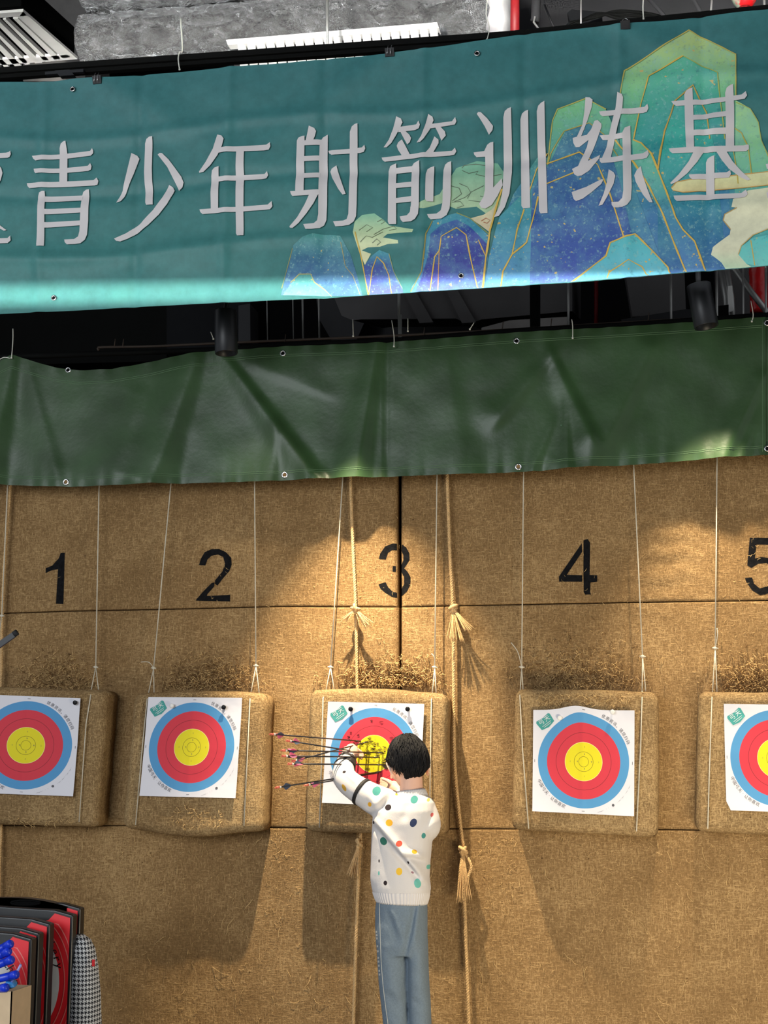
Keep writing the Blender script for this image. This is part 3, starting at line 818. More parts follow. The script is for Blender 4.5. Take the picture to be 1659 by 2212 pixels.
# ------------------------------------------------------------------ printed banner
YN = -0.86
B_TOP = [(-120, 186), (0, 177), (50, 176), (100, 177), (160, 172), (240, 168), (410, 153), (515, 143), (830, 118), (910, 107), (1055, 85), (1130, 73), (1340, 55), (1500, 38), (1659, 22), (1800, 8)]
B_BOT = [(-120, 687), (0, 678), (210, 669), (415, 658), (620, 649), (830, 637), (1060, 622), (1280, 607), (1480, 590), (1659, 574), (1800, 562)]
def crease(d, w): return math.exp(-(d / (w * 1.15)) ** 2)
def ban_fold(px, py):
    t, b = interp(B_TOP, px), interp(B_BOT, px); v = (py - t) / (b - t)
    y = 0.012 * nz(px / 300, v * 1.5, 1) + 0.007 * nz(px / 110, v * 3, 4)
    for x0, a in ((98, 1), (306, -1), (497, 1), (703, -1), (915, 1), (1133, -1), (1336, 1), (1512, -1)):
        xx = x0 - (v * 16 if x0 < 600 else -v * 22 if x0 > 1200 else v * 3)
        y += a * 0.008 * crease(px - xx, 10)
    for v0, a in ((0.245, 1), (0.49, -1), (0.76, 1)):
        y += a * 0.009 * crease((v - v0 - 0.02 * math.sin(px / 130)) * 500, 12)
    # drapes pulled from the clips
    for cx, s_ in ((212, 1), (843, -1), (1350, 1)):
        d = (px - cx - s_ * (py - t) * 1.5) / 60
        y += 0.014 * math.exp(-d * d) * max(0, 1 - v * 1.6)
    y += 0.02 * math.exp(-(((px - 1590) - (250 - py) * 1.7) / 80) ** 2) * (1 if py < 420 else math.exp(-((py - 420) / 60) ** 2))
    y += 0.016 * math.exp(-((v - 0.78 - 0.00001 * (px - 400)) / 0.06) ** 2) * (math.exp(-((px - 120) / 140) ** 2) + 0.7 * math.exp(-((px - 420) / 90) ** 2))
    return y
def on_ban(px, py, off=0.0):
    q = P(px, py, YN); q.y -= ban_fold(px, py) + off; return q

def ban_mat():
    m, nt, N, L, B = new_mat('printed_banner_vinyl')
    at = N.new('ShaderNodeAttribute'); at.attribute_name = 'Col'
    tc = N.new('ShaderNodeTexCoord')
    n1 = N.new('ShaderNodeTexNoise'); n1.inputs['Scale'].default_value = 16; n1.inputs['Detail'].default_value = 8; n1.inputs['Roughness'].default_value = 0.7
    L.new(tc.outputs['Object'], n1.inputs['Vector'])
    mr = N.new('ShaderNodeMapRange'); mr.inputs['To Min'].default_value = 0.86; mr.inputs['To Max'].default_value = 1.14
    mr.inputs['From Min'].default_value = 0.3; mr.inputs['From Max'].default_value = 0.7
    L.new(n1.outputs['Fac'], mr.inputs['Value'])
    vm = N.new('ShaderNodeVectorMath'); vm.operation = 'SCALE'; L.new(at.outputs['Color'], vm.inputs[0]); L.new(mr.outputs['Result'], vm.inputs['Scale'])
    L.new(vm.outputs['Vector'], B.inputs['Base Color'])
    B.inputs['Roughness'].default_value = 0.5; B.inputs['Specular IOR Level'].default_value = 0.35
    n2 = N.new('ShaderNodeTexNoise'); n2.inputs['Scale'].default_value = 6; n2.inputs['Detail'].default_value = 3
    L.new(tc.outputs['Object'], n2.inputs['Vector'])
    bp = N.new('ShaderNodeBump'); bp.inputs['Strength'].default_value = 0.25; bp.inputs['Distance'].default_value = 0.02
    L.new(n2.outputs['Fac'], bp.inputs['Height']); L.new(bp.outputs['Normal'], B.inputs['Normal'])
    return m
def speckle_mat():
    """painted rock print: vertex colour broken up by flecks"""
    m, nt, N, L, B = new_mat('printed_rock_art')
    at = N.new('ShaderNodeAttribute'); at.attribute_name = 'Col'; tc = N.new('ShaderNodeTexCoord')
    def nse(sc, det, lo, hi):
        n = N.new('ShaderNodeTexNoise'); n.inputs['Scale'].default_value = sc; n.inputs['Detail'].default_value = det; n.inputs['Roughness'].default_value = 0.75
        L.new(tc.outputs['Object'], n.inputs['Vector'])
        r = N.new('ShaderNodeValToRGB'); r.color_ramp.elements[0].position = lo; r.color_ramp.elements[1].position = hi
        L.new(n.outputs['Fac'], r.inputs['Fac']); return r.outputs['Color']
    a = N.new('ShaderNodeMix'); a.data_type = 'RGBA'; a.blend_type = 'MIX'
    cloudy = nse(7, 6, 0.42, 0.66)
    mulf = N.new('ShaderNodeMath'); mulf.operation = 'MULTIPLY'; mulf.inputs[1].default_value = 0.40; L.new(cloudy, mulf.inputs[0])
    L.new(mulf.outputs[0], a.inputs['Factor']); L.new(at.outputs['Color'], a.inputs['A']); a.inputs['B'].default_value = lin((118, 188, 196)) + (1,)
    b = N.new('ShaderNodeMix'); b.data_type = 'RGBA'
    fl = nse(60, 3, 0.56, 0.66); m2 = N.new('ShaderNodeMath'); m2.operation = 'MULTIPLY'; m2.inputs[1].default_value = 0.5; L.new(fl, m2.inputs[0])
    L.new(m2.outputs[0], b.inputs['Factor']); L.new(a.outputs['Result'], b.inputs['A']); b.inputs['B'].default_value = lin((158, 208, 200)) + (1,)
    c = N.new('ShaderNodeMix'); c.data_type = 'RGBA'
    dk = nse(42, 4, 0.56, 0.70); m3 = N.new('ShaderNodeMath'); m3.operation = 'MULTIPLY'; m3.inputs[1].default_value = 0.35; L.new(dk, m3.inputs[0])
    L.new(m3.outputs[0], c.inputs['Factor']); L.new(b.outputs['Result'], c.inputs['A']); c.inputs['B'].default_value = lin((44, 70, 120)) + (1,)
    d = N.new('ShaderNodeMix'); d.data_type = 'RGBA'
    gd = nse(44, 1, 0.725, 0.74); L.new(gd, d.inputs['Factor']); L.new(c.outputs['Result'], d.inputs['A']); d.inputs['B'].default_value = lin((214, 196, 130)) + (1,)
    L.new(d.outputs['Result'], B.inputs['Base Color'])
    B.inputs['Roughness'].default_value = 0.5; B.inputs['Specular IOR Level'].default_value = 0.35
    return m
M['banner'] = ban_mat(); M['banner_art'] = speckle_mat()
M['letter'] = plain('white_banner_lettering', (222, 217, 216), 0.5, vary=0.03)
banner = empty('banner', P(830, 110, YN), 'teal printed banner with white Chinese lettering and painted mountains', 'banner')
mb = MB(); TEAL, TEAL2 = lin((62, 122, 124)), lin((72, 136, 132))
NX, NY = 420, 120; rows = []; cols = []
for j in range(NY + 1):
    r = []; c = []
    for i in range(NX + 1):
        px = -120 + 1920 * i / NX; t, b = interp(B_TOP, px), interp(B_BOT, px); py = t + (b - t) * j / NY
        r.append(on_ban(px, py)); c.append(mixc(TEAL, TEAL2, j / NY))
    rows.append(r); cols.append(c)
mb.grid(rows, 0, colr=cols)
def art(poly, stops, layer, m=1):
    """stops: [(py, rgb)] print colours down the picture"""
    def cf(px, py):
        s0 = stops[0]
        if py <= s0[0]: return lin(s0[1])
        for a, b in zip(stops, stops[1:]):
            if py <= b[0]: return mixc(lin(a[1]), lin(b[1]), (py - a[0]) / (b[0] - a[0]))
        return lin(stops[-1][1])
    cf0 = cf; cf = lambda px, py: tuple(min(.85, c * k) for c, k in zip(cf0(px, py), (1.3, 1.48, 1.22)))
    pl = []
    for x, y in poly: pl.append((x, min(max(y, interp(B_TOP, x) + 2), interp(B_BOT, x) - 0.5)))
    mb.fill(pl, lambda a, b: on_ban(a, b, 0.0007 * layer), m, step=7, colfn=cf)
def gold(pts, wpx=2.2, layer=9, colr=(214, 178, 84)):
    L_ = []; R_ = []
    f = []
    for a, b in zip(pts, pts[1:]):
        k = max(1, int(math.hypot(b[0] - a[0], b[1] - a[1]) / 9)); f += [(a[0] + (b[0] - a[0]) * i / k, a[1] + (b[1] - a[1]) * i / k) for i in range(k)]
    f.append(pts[-1])
    for i, (x, y) in enumerate(f):
        x0, y0 = f[max(i - 1, 0)]; x1, y1 = f[min(i + 1, len(f) - 1)]
        l = math.hypot(x1 - x0, y1 - y0) or 1; nx, ny = -(y1 - y0) / l, (x1 - x0) / l
        ww = wpx * (0.75 + 0.4 * nz(x / 25, y / 25, 3))
        yb = interp(B_BOT, x) - 0.5
        L_.append(on_ban(x + nx * ww, min(y + ny * ww, yb), 0.0007 * layer)); R_.append(on_ban(x - nx * ww, min(y - ny * ww, yb), 0.0007 * layer))
    cc = [[tuple(min(.9, q * 1.2) for q in lin(colr))] * len(L_)] * 2
    mb.grid([L_, R_], 0, colr=cc)
E = lambda pts: [(580 + x / 3.072, 400 + y / 3.072) for x, y in pts]
F = lambda pts: [(1060 + x / 2.77, 50 + y / 2.77) for x, y in pts]
Cc = lambda pts: [(810 + x / 3.95, 210 + y / 3.95) for x, y in pts]
# clouds behind the peaks
art([(962, 400), (985, 362), (1030, 348), (1075, 352), (1100, 390), (1080, 450), (1060, 470), (1030, 448), (985, 452), (955, 440), (915, 452), (885, 448), (925, 430), (950, 420)], [(340, (104, 158, 146)), (440, (164, 180, 158))], 1, 0)
art(E([(560, 310), (570, 240), (620, 195), (700, 183), (760, 225), (800, 265), (880, 280), (962, 295), (955, 315), (880, 318), (790, 325), (762, 350), (860, 368), (862, 388), (790, 392), (740, 408), (660, 412), (618, 432), (680, 455), (640, 530), (600, 440)]), [(455, (120, 172, 158)), (500, (188, 198, 170)), (560, (214, 200, 172))], 1, 0)
for sp in ([(740, 600), (760, 580), (860, 570), (940, 580)], [(740, 620), (800, 650), (880, 630), (860, 660), (960, 685), (1080, 660)], [(720, 740), (790, 770), (820, 820), (770, 860), (680, 895)], [(790, 870), (820, 815), (930, 760)], [(800, 885), (900, 900), (940, 860), (900, 850)], [(650, 760), (720, 780), (740, 830), (660, 890)], [(660, 900), (730, 895), (760, 930), (700, 950)]):
    gold(Cc(sp), 1.0, 3, (96, 110, 92))
for sp in ([(600, 300), (650, 260), (690, 280), (650, 310)], [(700, 330), (760, 290), (830, 270), (850, 290), (800, 300)], [(610, 380), (650, 340), (690, 350), (760, 310)], [(690, 385), (720, 360), (745, 380), (720, 400)], [(720, 240), (750, 225), (770, 240), (745, 255)]):
    gold(E(sp), 0.9, 3, (110, 120, 96))
# far small peaks at the bottom
art(E([(88, 735), (120, 590), (165, 400), (230, 345), (290, 322), (480, 340), (545, 460), (585, 590), (625, 735)]), [(505, (70, 132, 134)), (560, (52, 92, 136)), (640, (84, 112, 176))], 2)
art(E([(100, 735), (150, 660), (210, 592), (280, 590), (305, 645), (370, 690), (420, 735)]), [(592, (76, 140, 146)), (640, (112, 172, 190))], 3)
gold(E([(150, 650), (205, 592), (280, 590), (305, 645), (370, 690), (420, 740)]), 1.3, 4, (176, 170, 110)); gold(E([(92, 690), (160, 420)]), 1.0, 4, (150, 150, 100)); gold(E([(575, 310), (620, 500), (665, 735)]), 1.5, 4)
gold(E([(480, 380), (510, 540), (560, 600), (610, 730)]), 1.0, 4, (170, 160, 110))
art(E([(632, 540), (690, 465), (735, 430), (800, 455), (830, 560), (848, 620), (890, 680), (895, 735), (660, 735)]), [(540, (78, 150, 172)), (575, (66, 80, 156)), (640, (92, 92, 190))], 2)
gold(E([(668, 735), (690, 560), (720, 475), (765, 520), (800, 600), (820, 735)]), 1.4, 4); gold(E([(800, 455), (832, 575), (890, 690)]), 1.0, 4, (150, 160, 120))
art(E([(945, 735), (950, 680), (1010, 600), (1035, 440), (1060, 300), (1090, 240), (1180, 205), (1250, 188), (1340, 225), (1470, 350), (1440, 735)]), [(462, (62, 130, 160)), (640, (80, 120, 186))], 2)
art(E([(975, 735), (1020, 620), (1060, 480), (1080, 330), (1150, 265), (1250, 232), (1330, 275), (1455, 400), (1430, 735)]), [(476, (60, 78, 158)), (560, (58, 60, 148)), (640, (96, 92, 190))], 3)
gold(E([(1070, 735), (1105, 480), (1135, 440), (1150, 350), (1250, 288), (1315, 340), (1340, 480), (1400, 735)]), 1.6, 5); gold(E([(1125, 735), (1135, 440)]), 1.4, 5, (196, 150, 110)); gold(E([(1090, 240), (1050, 330), (1020, 580), (945, 710)]), 1.6, 5, (150, 140, 80)); gold(E([(1395, 370), (1445, 480)]), 1.3, 5)
gold(E([(1250, 188), (1340, 225), (1465, 335)]), 1.3, 5, (140, 150, 90))
art(Cc([(815, 1040), (930, 1010), (1000, 965), (1045, 900), (985, 1168), (900, 1100)]), [(440, (206, 192, 170)), (505, (206, 178, 160))], 3, 0)
gold(Cc([(910, 1065), (950, 1040), (985, 1060), (960, 1085), (930, 1075)]), 1.1, 5, (168, 110, 80))
# tall peaks at the right
art([(1338, 640), (1340, 205), (1349, 156), (1488, 66), (1589, 120), (1591, 300), (1600, 640)], [(66, (178, 186, 128)), (200, (120, 178, 140)), (330, (70, 150, 150)), (520, (60, 100, 160)), (640, (86, 110, 190))], 2)
art([(1366, 320), (1385, 223), (1401, 167), (1475, 124), (1549, 162), (1555, 212), (1572, 300), (1580, 640), (1366, 640)], [(124, (92, 172, 148)), (300, (52, 140, 146)), (420, (56, 112, 160)), (640, (78, 96, 180))], 3)
art([(1421, 400), (1435, 285), (1450, 245), (1497, 185), (1526, 245), (1545, 330), (1570, 640), (1421, 640)], [(185, (70, 160, 150)), (330, (60, 158, 158)), (470, (48, 110, 150)), (640, (70, 92, 170))], 4)
art([(1585, 640), (1589, 222), (1620, 241), (1638, 267), (1645, 303), (1659, 330), (1800, 420), (1800, 640)], [(222, (166, 198, 150)), (330, (130, 182, 150)), (460, (70, 150, 160)), (640, (110, 180, 190))], 4)
art([(1048, 640), (1070, 520), (1110, 420), (1160, 340), (1183, 340), (1194, 263), (1204, 238), (1266, 214), (1309, 238), (1330, 285), (1375, 420), (1440, 640)], [(214, (124, 180, 134)), (320, (92, 150, 140)), (400, (60, 118, 150)), (640, (88, 116, 190))], 5)
art([(1145, 640), (1150, 410), (1188, 352), (1205, 316), (1222, 285), (1273, 267), (1312, 300), (1345, 420), (1385, 640)], [(267, (62, 112, 140)), (360, (58, 94, 148)), (470, (58, 84, 156)), (560, (66, 84, 168)), (640, (94, 104, 190))], 6)
art([(1366, 302), (1385, 306), (1403, 332), (1425, 375), (1440, 420), (1458, 470), (1475, 500), (1501, 525), (1525, 600), (1480, 600), (1440, 500), (1400, 410), (1368, 360)], [(302, (118, 184, 150)), (400, (92, 160, 160)), (470, (64, 120, 166)), (600, (84, 110, 190))], 6)
art([(1048, 640), (1056, 560), (1080, 470), (1148, 400), (1148, 640)], [(400, (74, 146, 156)), (520, (72, 132, 172)), (640, (98, 140, 200))], 6)
art(F([(480, 1560), (580, 1475), (690, 1395), (715, 1315), (790, 1285), (865, 1265), (960, 1360), (1060, 1465), (1075, 1560)]), [(507, (84, 168, 186)), (560, (96, 176, 204)), (640, (116, 170, 216))], 7)
art(F([(1080, 990), (1110, 955), (1190, 938), (1330, 930), (1500, 905), (1660, 890), (1800, 880), (1800, 955), (1660, 970), (1480, 985), (1350, 1000), (1150, 1015), (1090, 1005)]), [(370, (226, 206, 172)), (420, (212, 186, 148))], 7, 0)
art(F([(1440, 1105), (1450, 1055), (1540, 1000), (1660, 985), (1800, 980), (1800, 1240), (1660, 1235), (1570, 1270), (1500, 1335), (1482, 1385), (1530, 1440), (1560, 1480), (1405, 1480), (1380, 1435), (1318, 1385), (1330, 1340), (1430, 1265), (1435, 1235), (1390, 1180), (1400, 1145), (1472, 1108)]), [(400, (228, 214, 184)), (520, (224, 214, 188)), (580, (186, 208, 184))], 8, 0)
art(F([(1482, 1385), (1500, 1335), (1570, 1285), (1660, 1268), (1800, 1260), (1800, 1480), (1600, 1460), (1530, 1440)]), [(500, (90, 176, 190)), (580, (120, 196, 200))], 8)
gold([(1340, 205), (1349, 156), (1488, 66), (1589, 120), (1589, 222)], 1.5, 9, (190, 176, 92))
gold(F([(855, 690), (900, 480), (945, 325), (1150, 205)]), 1.7); gold(F([(1150, 205), (1355, 310), (1370, 450), (1400, 700)]), 1.4, 9, (170, 178, 92)); gold(F([(1000, 890), (1040, 650), (1080, 540), (1100, 470), (1210, 375), (1290, 540), (1310, 700)]), 1.9, 9, (196, 160, 80))
gold(F([(340, 850), (370, 590), (400, 520), (570, 455), (690, 520)]), 1.5, 9, (180, 176, 92)); gold(F([(340, 850), (360, 780), (440, 650), (590, 600), (690, 680), (760, 800)]), 1.4, 9, (176, 160, 84)); gold(F([(335, 845), (530, 770), (640, 850), (720, 1050), (795, 1280)]), 1.8); gold(F([(335, 965), (520, 890)]), 1.8)
gold(F([(850, 695), (900, 715), (960, 790), (1000, 890), (1050, 1010), (1105, 1165), (1150, 1240), (1220, 1310), (1285, 1490)]), 2.2); gold(F([(745, 700), (860, 850), (950, 990), (1030, 1150), (1100, 1330), (1170, 1500)]), 2.2); gold(F([(1000, 885), (1012, 780), (1040, 650)]), 1.6)
gold(F([(60, 1600), (75, 1490), (130, 1390), (215, 1315), (250, 1200), (285, 1040)]), 2.0); gold(F([(130, 1390), (160, 1250), (200, 1115)]), 1.7); gold(F([(225, 1030), (275, 880), (340, 780)]), 1.5)
gold([(1042, 640), (1050, 560), (1060, 500), (1075, 440), (1085, 410)], 2.6); gold(F([(480, 1556), (690, 1395), (715, 1315), (790, 1285), (865, 1265), (960, 1360), (1060, 1465), (1075, 1520)]), 2.0); gold(F([(695, 1530), (710, 1490), (825, 1420), (905, 1460), (945, 1530)]), 1.5)
gold(F([(1465, 490), (1550, 530), (1600, 600), (1620, 700), (1660, 800)]), 1.4, 9, (170, 176, 96)); gold(F([(1460, 640), (1500, 660), (1540, 740), (1560, 900)]), 1.4, 9, (190, 170, 80)); gold(F([(1450, 760), (1475, 900), (1480, 960)]), 1.3, 9, (190, 170, 80)); gold(F([(1556, 1300), (1580, 1450)]), 1.4, 9)
gold(F([(1080, 990), (1110, 955), (1190, 938), (1330, 930), (1500, 905), (1700, 886)]), 1.3, 10, (200, 160, 96)); gold(F([(1090, 1005), (1150, 1015), (1350, 1000), (1660, 970)]), 1.3, 10, (200, 160, 96)); gold(F([(1660, 1232), (1570, 1268), (1500, 1332), (1482, 1385)]), 1.2, 10, (196, 170, 110)); gold(F([(1472, 1108), (1400, 1145), (1390, 1180), (1435, 1235)]), 1.1, 10, (180, 150, 90))
mb.build('printed_cloth', [M['banner'], M['banner_art']], banner, color=True, normals=False)

GL = {}
ZA, ZB, ZC, ZD = (0, 250, 3.95), (410, 240, 3.95), (810, 210, 3.95), (1220, 170, 3.779)
GL['qu'] = (ZA, [[(-140, 330), (60, 322), (85, 315), (95, 304), (100, 335), (88, 360), (70, 366), (-140, 372)], [(-40, 415), (0, 430), (18, 455), (28, 495), (12, 555), (-60, 680), (-90, 660), (-30, 540), (-20, 470)], [(-60, 890), (0, 935), (35, 962), (60, 980), (40, 986), (0, 965), (-60, 930)], [(-140, 1060), (70, 1048), (92, 1025), (97, 1068), (72, 1092), (-140, 1104)]])
GL['qing'] = (ZA, [[(280, 350), (510, 332), (575, 324), (770, 302), (788, 280), (797, 300), (796, 322), (775, 342), (575, 366), (510, 372), (310, 389), (292, 375)], [(295, 460), (510, 452), (750, 428), (770, 405), (782, 430), (778, 460), (755, 472), (575, 488), (310, 497), (300, 485)], [(236, 582), (400, 572), (570, 562), (800, 552), (828, 530), (842, 560), (835, 590), (810, 598), (560, 610), (255, 622), (240, 605)], [(512, 280), (525, 245), (550, 225), (566, 222), (576, 340), (575, 568), (508, 575)], [(328, 690), (340, 660), (365, 648), (386, 646), (386, 1120), (325, 1122), (322, 1105)], [(695, 690), (710, 650), (735, 632), (760, 628), (757, 900), (748, 1020), (730, 1065), (695, 1095), (650, 1103), (580, 1106), (560, 1085), (555, 1062), (640, 1058), (672, 1035), (683, 990), (690, 800)], [(380, 690), (705, 678), (700, 722), (380, 738)], [(380, 802), (700, 788), (695, 830), (380, 848)], [(380, 915), (695, 898), (690, 940), (380, 962)]])
GL['shao'] = (ZA, [[(1240, 240), (1255, 205), (1280, 188), (1306, 183), (1298, 450), (1307, 762), (1250, 763), (1242, 745), (1230, 480)], [(1123, 320), (1170, 340), (1187, 365), (1140, 500), (1095, 610), (1060, 690), (1030, 730), (993, 742), (1045, 640), (1080, 500)], [(1348, 335), (1365, 320), (1385, 322), (1440, 375), (1500, 455), (1550, 525), (1566, 570), (1555, 610), (1528, 642), (1490, 560), (1430, 440)], [(1443, 590), (1475, 610), (1490, 640), (1480, 670), (1430, 760), (1360, 850), (1270, 935), (1180, 1000), (1090, 1055), (1030, 1078), (995, 1072), (978, 1052), (1080, 1005), (1200, 920), (1310, 810), (1390, 700)]])
GL['nian'] = (ZB, [[(243, 210), (280, 222), (300, 250), (285, 310), (245, 385), (180, 470), (120, 525), (85, 532), (83, 520), (140, 440), (205, 330)], [(265, 324), (660, 297), (690, 275), (694, 310), (680, 338), (640, 347), (245, 368)], [(407, 338), (472, 335), (465, 600), (462, 860), (465, 1068), (410, 1070), (400, 1050), (395, 800), (397, 560)], [(188, 560), (195, 515), (215, 492), (255, 480), (250, 600), (248, 840), (185, 843), (183, 700)], [(244, 566), (400, 555), (640, 540), (662, 517), (671, 550), (655, 578), (620, 585), (244, 606)], [(88, 845), (390, 825), (670, 805), (703, 775), (710, 820), (690, 845), (640, 850), (115, 886), (95, 868)]])
GL['she'] = (ZB, [[(1020, 132), (1065, 150), (1080, 175), (1070, 215), (1055, 252), (990, 262), (1005, 200)], [(918, 260), (930, 235), (960, 220), (983, 216), (976, 695), (905, 697), (910, 480)], [(970, 258), (1060, 246), (1125, 244), (1115, 290), (970, 298)], [(1110, 270), (1135, 225), (1177, 200), (1172, 800), (1165, 930), (1145, 975), (1110, 1000), (1040, 1010), (990, 1010), (970, 968), (1060, 960), (1088, 935), (1098, 880), (1103, 500)], [(970, 392), (1115, 382), (1112, 425), (970, 435)], [(966, 532), (1112, 522), (1110, 566), (966, 576)], [(862, 692), (905, 690), (1112, 672), (1106, 715), (1000, 725), (880, 733), (868, 715)], [(1025, 715), (1100, 712), (1060, 790), (1000, 875), (930, 960), (880, 1003), (858, 1000), (855, 988), (920, 910), (985, 800)], [(1182, 340), (1370, 325), (1470, 312), (1490, 290), (1498, 320), (1485, 350), (1450, 360), (1210, 376), (1190, 362)], [(1368, 180), (1385, 135), (1410, 115), (1433, 108), (1433, 300), (1425, 800), (1420, 900), (1400, 945), (1360, 975), (1300, 985), (1245, 988), (1225, 945), (1310, 938), (1340, 925), (1355, 880), (1362, 600)], [(1252, 465), (1265, 520), (1300, 620), (1332, 710), (1305, 716), (1270, 670), (1215, 570), (1197, 515), (1210, 490)]])
GL['jian'] = (ZC, [[(185, 172), (225, 190), (237, 220), (215, 265), (180, 330), (140, 395), (100, 430), (75, 430), (120, 365), (155, 275)], [(210, 257), (355, 240), (375, 210), (388, 245), (378, 275), (345, 288), (200, 303)], [(218, 298), (265, 298), (295, 325), (311, 355), (300, 390), (277, 410), (245, 350)], [(460, 158), (495, 178), (503, 205), (470, 285), (420, 365), (390, 393), (358, 396), (400, 340), (435, 245)], [(490, 235), (660, 215), (688, 180), (698, 215), (685, 242), (640, 250), (465, 276)], [(515, 260), (565, 263), (600, 300), (607, 335), (570, 378), (545, 320)], [(232, 365), (262, 420), (305, 505), (235, 508), (200, 455), (187, 420), (200, 390)], [(510, 342), (545, 370), (545, 400), (510, 460), (490, 497), (420, 502), (470, 440)], [(58, 518), (240, 500), (480, 478), (660, 465), (685, 438), (697, 470), (680, 498), (640, 506), (400, 525), (85, 553), (65, 538)], [(115, 630), (130, 590), (155, 578), (182, 568), (182, 1085), (120, 1085), (110, 1060)], [(315, 598), (335, 570), (382, 548), (380, 930), (372, 1005), (345, 1045), (310, 1065), (240, 1070), (222, 1050), (213, 1022), (275, 1012), (300, 985), (310, 920)], [(176, 605), (325, 592), (322, 640), (176, 652)], [(176, 738), (317, 728), (317, 772), (176, 780)], [(176, 865), (317, 850), (317, 897), (176, 908)], [(437, 660), (450, 620), (475, 603), (507, 592), (502, 900), (445, 900), (433, 880)], [(585, 625), (600, 580), (625, 560), (652, 552), (650, 850), (640, 960), (615, 1015), (570, 1045), (480, 1053), (460, 1035), (450, 1010), (530, 1002), (565, 975), (580, 910)]])
GL['xun'] = (ZC, [[(872, 155), (885, 140), (908, 142), (960, 190), (1010, 255), (1005, 290), (975, 330), (940, 260), (900, 195)], [(845, 480), (935, 468), (960, 415), (985, 395), (1012, 388), (1012, 780), (1085, 700), (1092, 760), (1050, 850), (1000, 930), (945, 963), (910, 955), (892, 920), (930, 860), (942, 800), (942, 515), (870, 520), (850, 500)], [(1098, 180), (1110, 130), (1135, 108), (1163, 97), (1170, 400), (1170, 650), (1150, 830), (1110, 950), (1060, 1025), (1020, 1035), (1070, 930), (1092, 800), (1100, 600)], [(1242, 195), (1255, 145), (1280, 122), (1308, 115), (1312, 400), (1327, 950), (1265, 953), (1250, 930), (1245, 500)], [(1383, 130), (1395, 85), (1420, 60), (1448, 45), (1455, 400), (1475, 1000), (1415, 1003), (1402, 980), (1390, 500)]])
GL['lian'] = (ZD, [[(170, 160), (205, 162), (228, 180), (220, 240), (185, 350), (135, 475), (180, 465), (215, 420), (243, 350), (270, 345), (300, 375), (300, 400), (265, 500), (190, 678), (255, 645), (290, 625), (280, 660), (200, 760), (140, 800), (105, 805), (80, 790), (60, 745), (110, 720), (180, 560), (195, 505), (120, 560), (90, 562), (70, 530), (65, 490), (100, 480), (145, 380), (160, 280)], [(58, 940), (180, 900), (300, 838), (318, 840), (300, 880), (220, 950), (150, 1000), (95, 1018), (75, 1000)], [(280, 275), (400, 265), (650, 235), (675, 210), (683, 245), (670, 275), (640, 285), (310, 315), (290, 300)], [(430, 122), (465, 140), (477, 165), (470, 260), (430, 400), (375, 655), (300, 665), (340, 560), (380, 380), (415, 250)], [(285, 470), (400, 460), (495, 448), (490, 492), (330, 505), (310, 505)], [(470, 450), (490, 410), (535, 388), (540, 640), (548, 900), (540, 1000), (510, 1045), (470, 1063), (400, 1065), (385, 1045), (382, 1020), (440, 1018), (470, 990), (480, 930)], [(285, 655), (470, 640), (640, 622), (680, 595), (687, 635), (670, 665), (630, 675), (300, 698), (285, 680)], [(360, 752), (400, 780), (415, 810), (400, 880), (350, 980), (310, 1045), (278, 1055), (320, 960), (345, 870)], [(622, 735), (635, 800), (670, 900), (718, 1022), (690, 1020), (640, 960), (580, 860), (568, 810), (590, 765)]])
GL['ji'] = (ZD, [[(870, 192), (990, 180), (1310, 165), (1440, 155), (1475, 128), (1485, 165), (1465, 192), (1420, 197), (910, 230), (885, 215)], [(975, 135), (990, 105), (1015, 88), (1042, 80), (1050, 300), (1055, 585), (990, 587), (982, 400)], [(1308, 130), (1320, 90), (1345, 72), (1372, 62), (1380, 250), (1382, 565), (1312, 567), (1312, 350)], [(1042, 308), (1318, 288), (1318, 332), (1042, 352)], [(1046, 435), (1320, 418), (1320, 462), (1046, 480)], [(850, 590), (985, 580), (1460, 548), (1490, 540), (1502, 545), (1502, 580), (1480, 595), (880, 630), (858, 615)], [(1055, 606), (1140, 600), (1080, 690), (1000, 780), (920, 845), (870, 870), (860, 860), (930, 790), (1010, 690)], [(1232, 600), (1315, 594), (1370, 680), (1440, 755), (1517, 825), (1490, 832), (1440, 810), (1340, 740), (1280, 670)], [(1012, 790), (1150, 778), (1320, 768), (1350, 750), (1357, 780), (1340, 810), (1290, 815), (1040, 828), (1018, 810)], [(1152, 690), (1165, 660), (1190, 645), (1220, 635), (1222, 965), (1155, 970)], [(888, 962), (1150, 950), (1440, 935), (1480, 905), (1493, 945), (1470, 970), (1420, 978), (915, 1010), (895, 990)]])
GL['di'] = (ZD, [[(1640, 700), (1720, 690), (1720, 735), (1650, 742)], [(1690, 560), (1740, 540), (1740, 900), (1690, 910)], [(1645, 935), (1740, 890), (1745, 925), (1655, 985)]])
for k, ((ox, oy, s), polys) in GL.items():
    g = MB()
    for i, poly in enumerate(polys):
        g.fill([(ox + a / s, oy + b / s) for a, b in poly], lambda a, b, i=i: on_ban(a, b, 0.0078 + 0.0001 * i), step=7)
    g.build('lettering_character', M['letter'], banner, normals=False)
for px, py in ((159, 195), (1031, 118), (118, 645), (997, 598)): eyelet(banner, on_ban(px, py, 0.009), 0.0125)

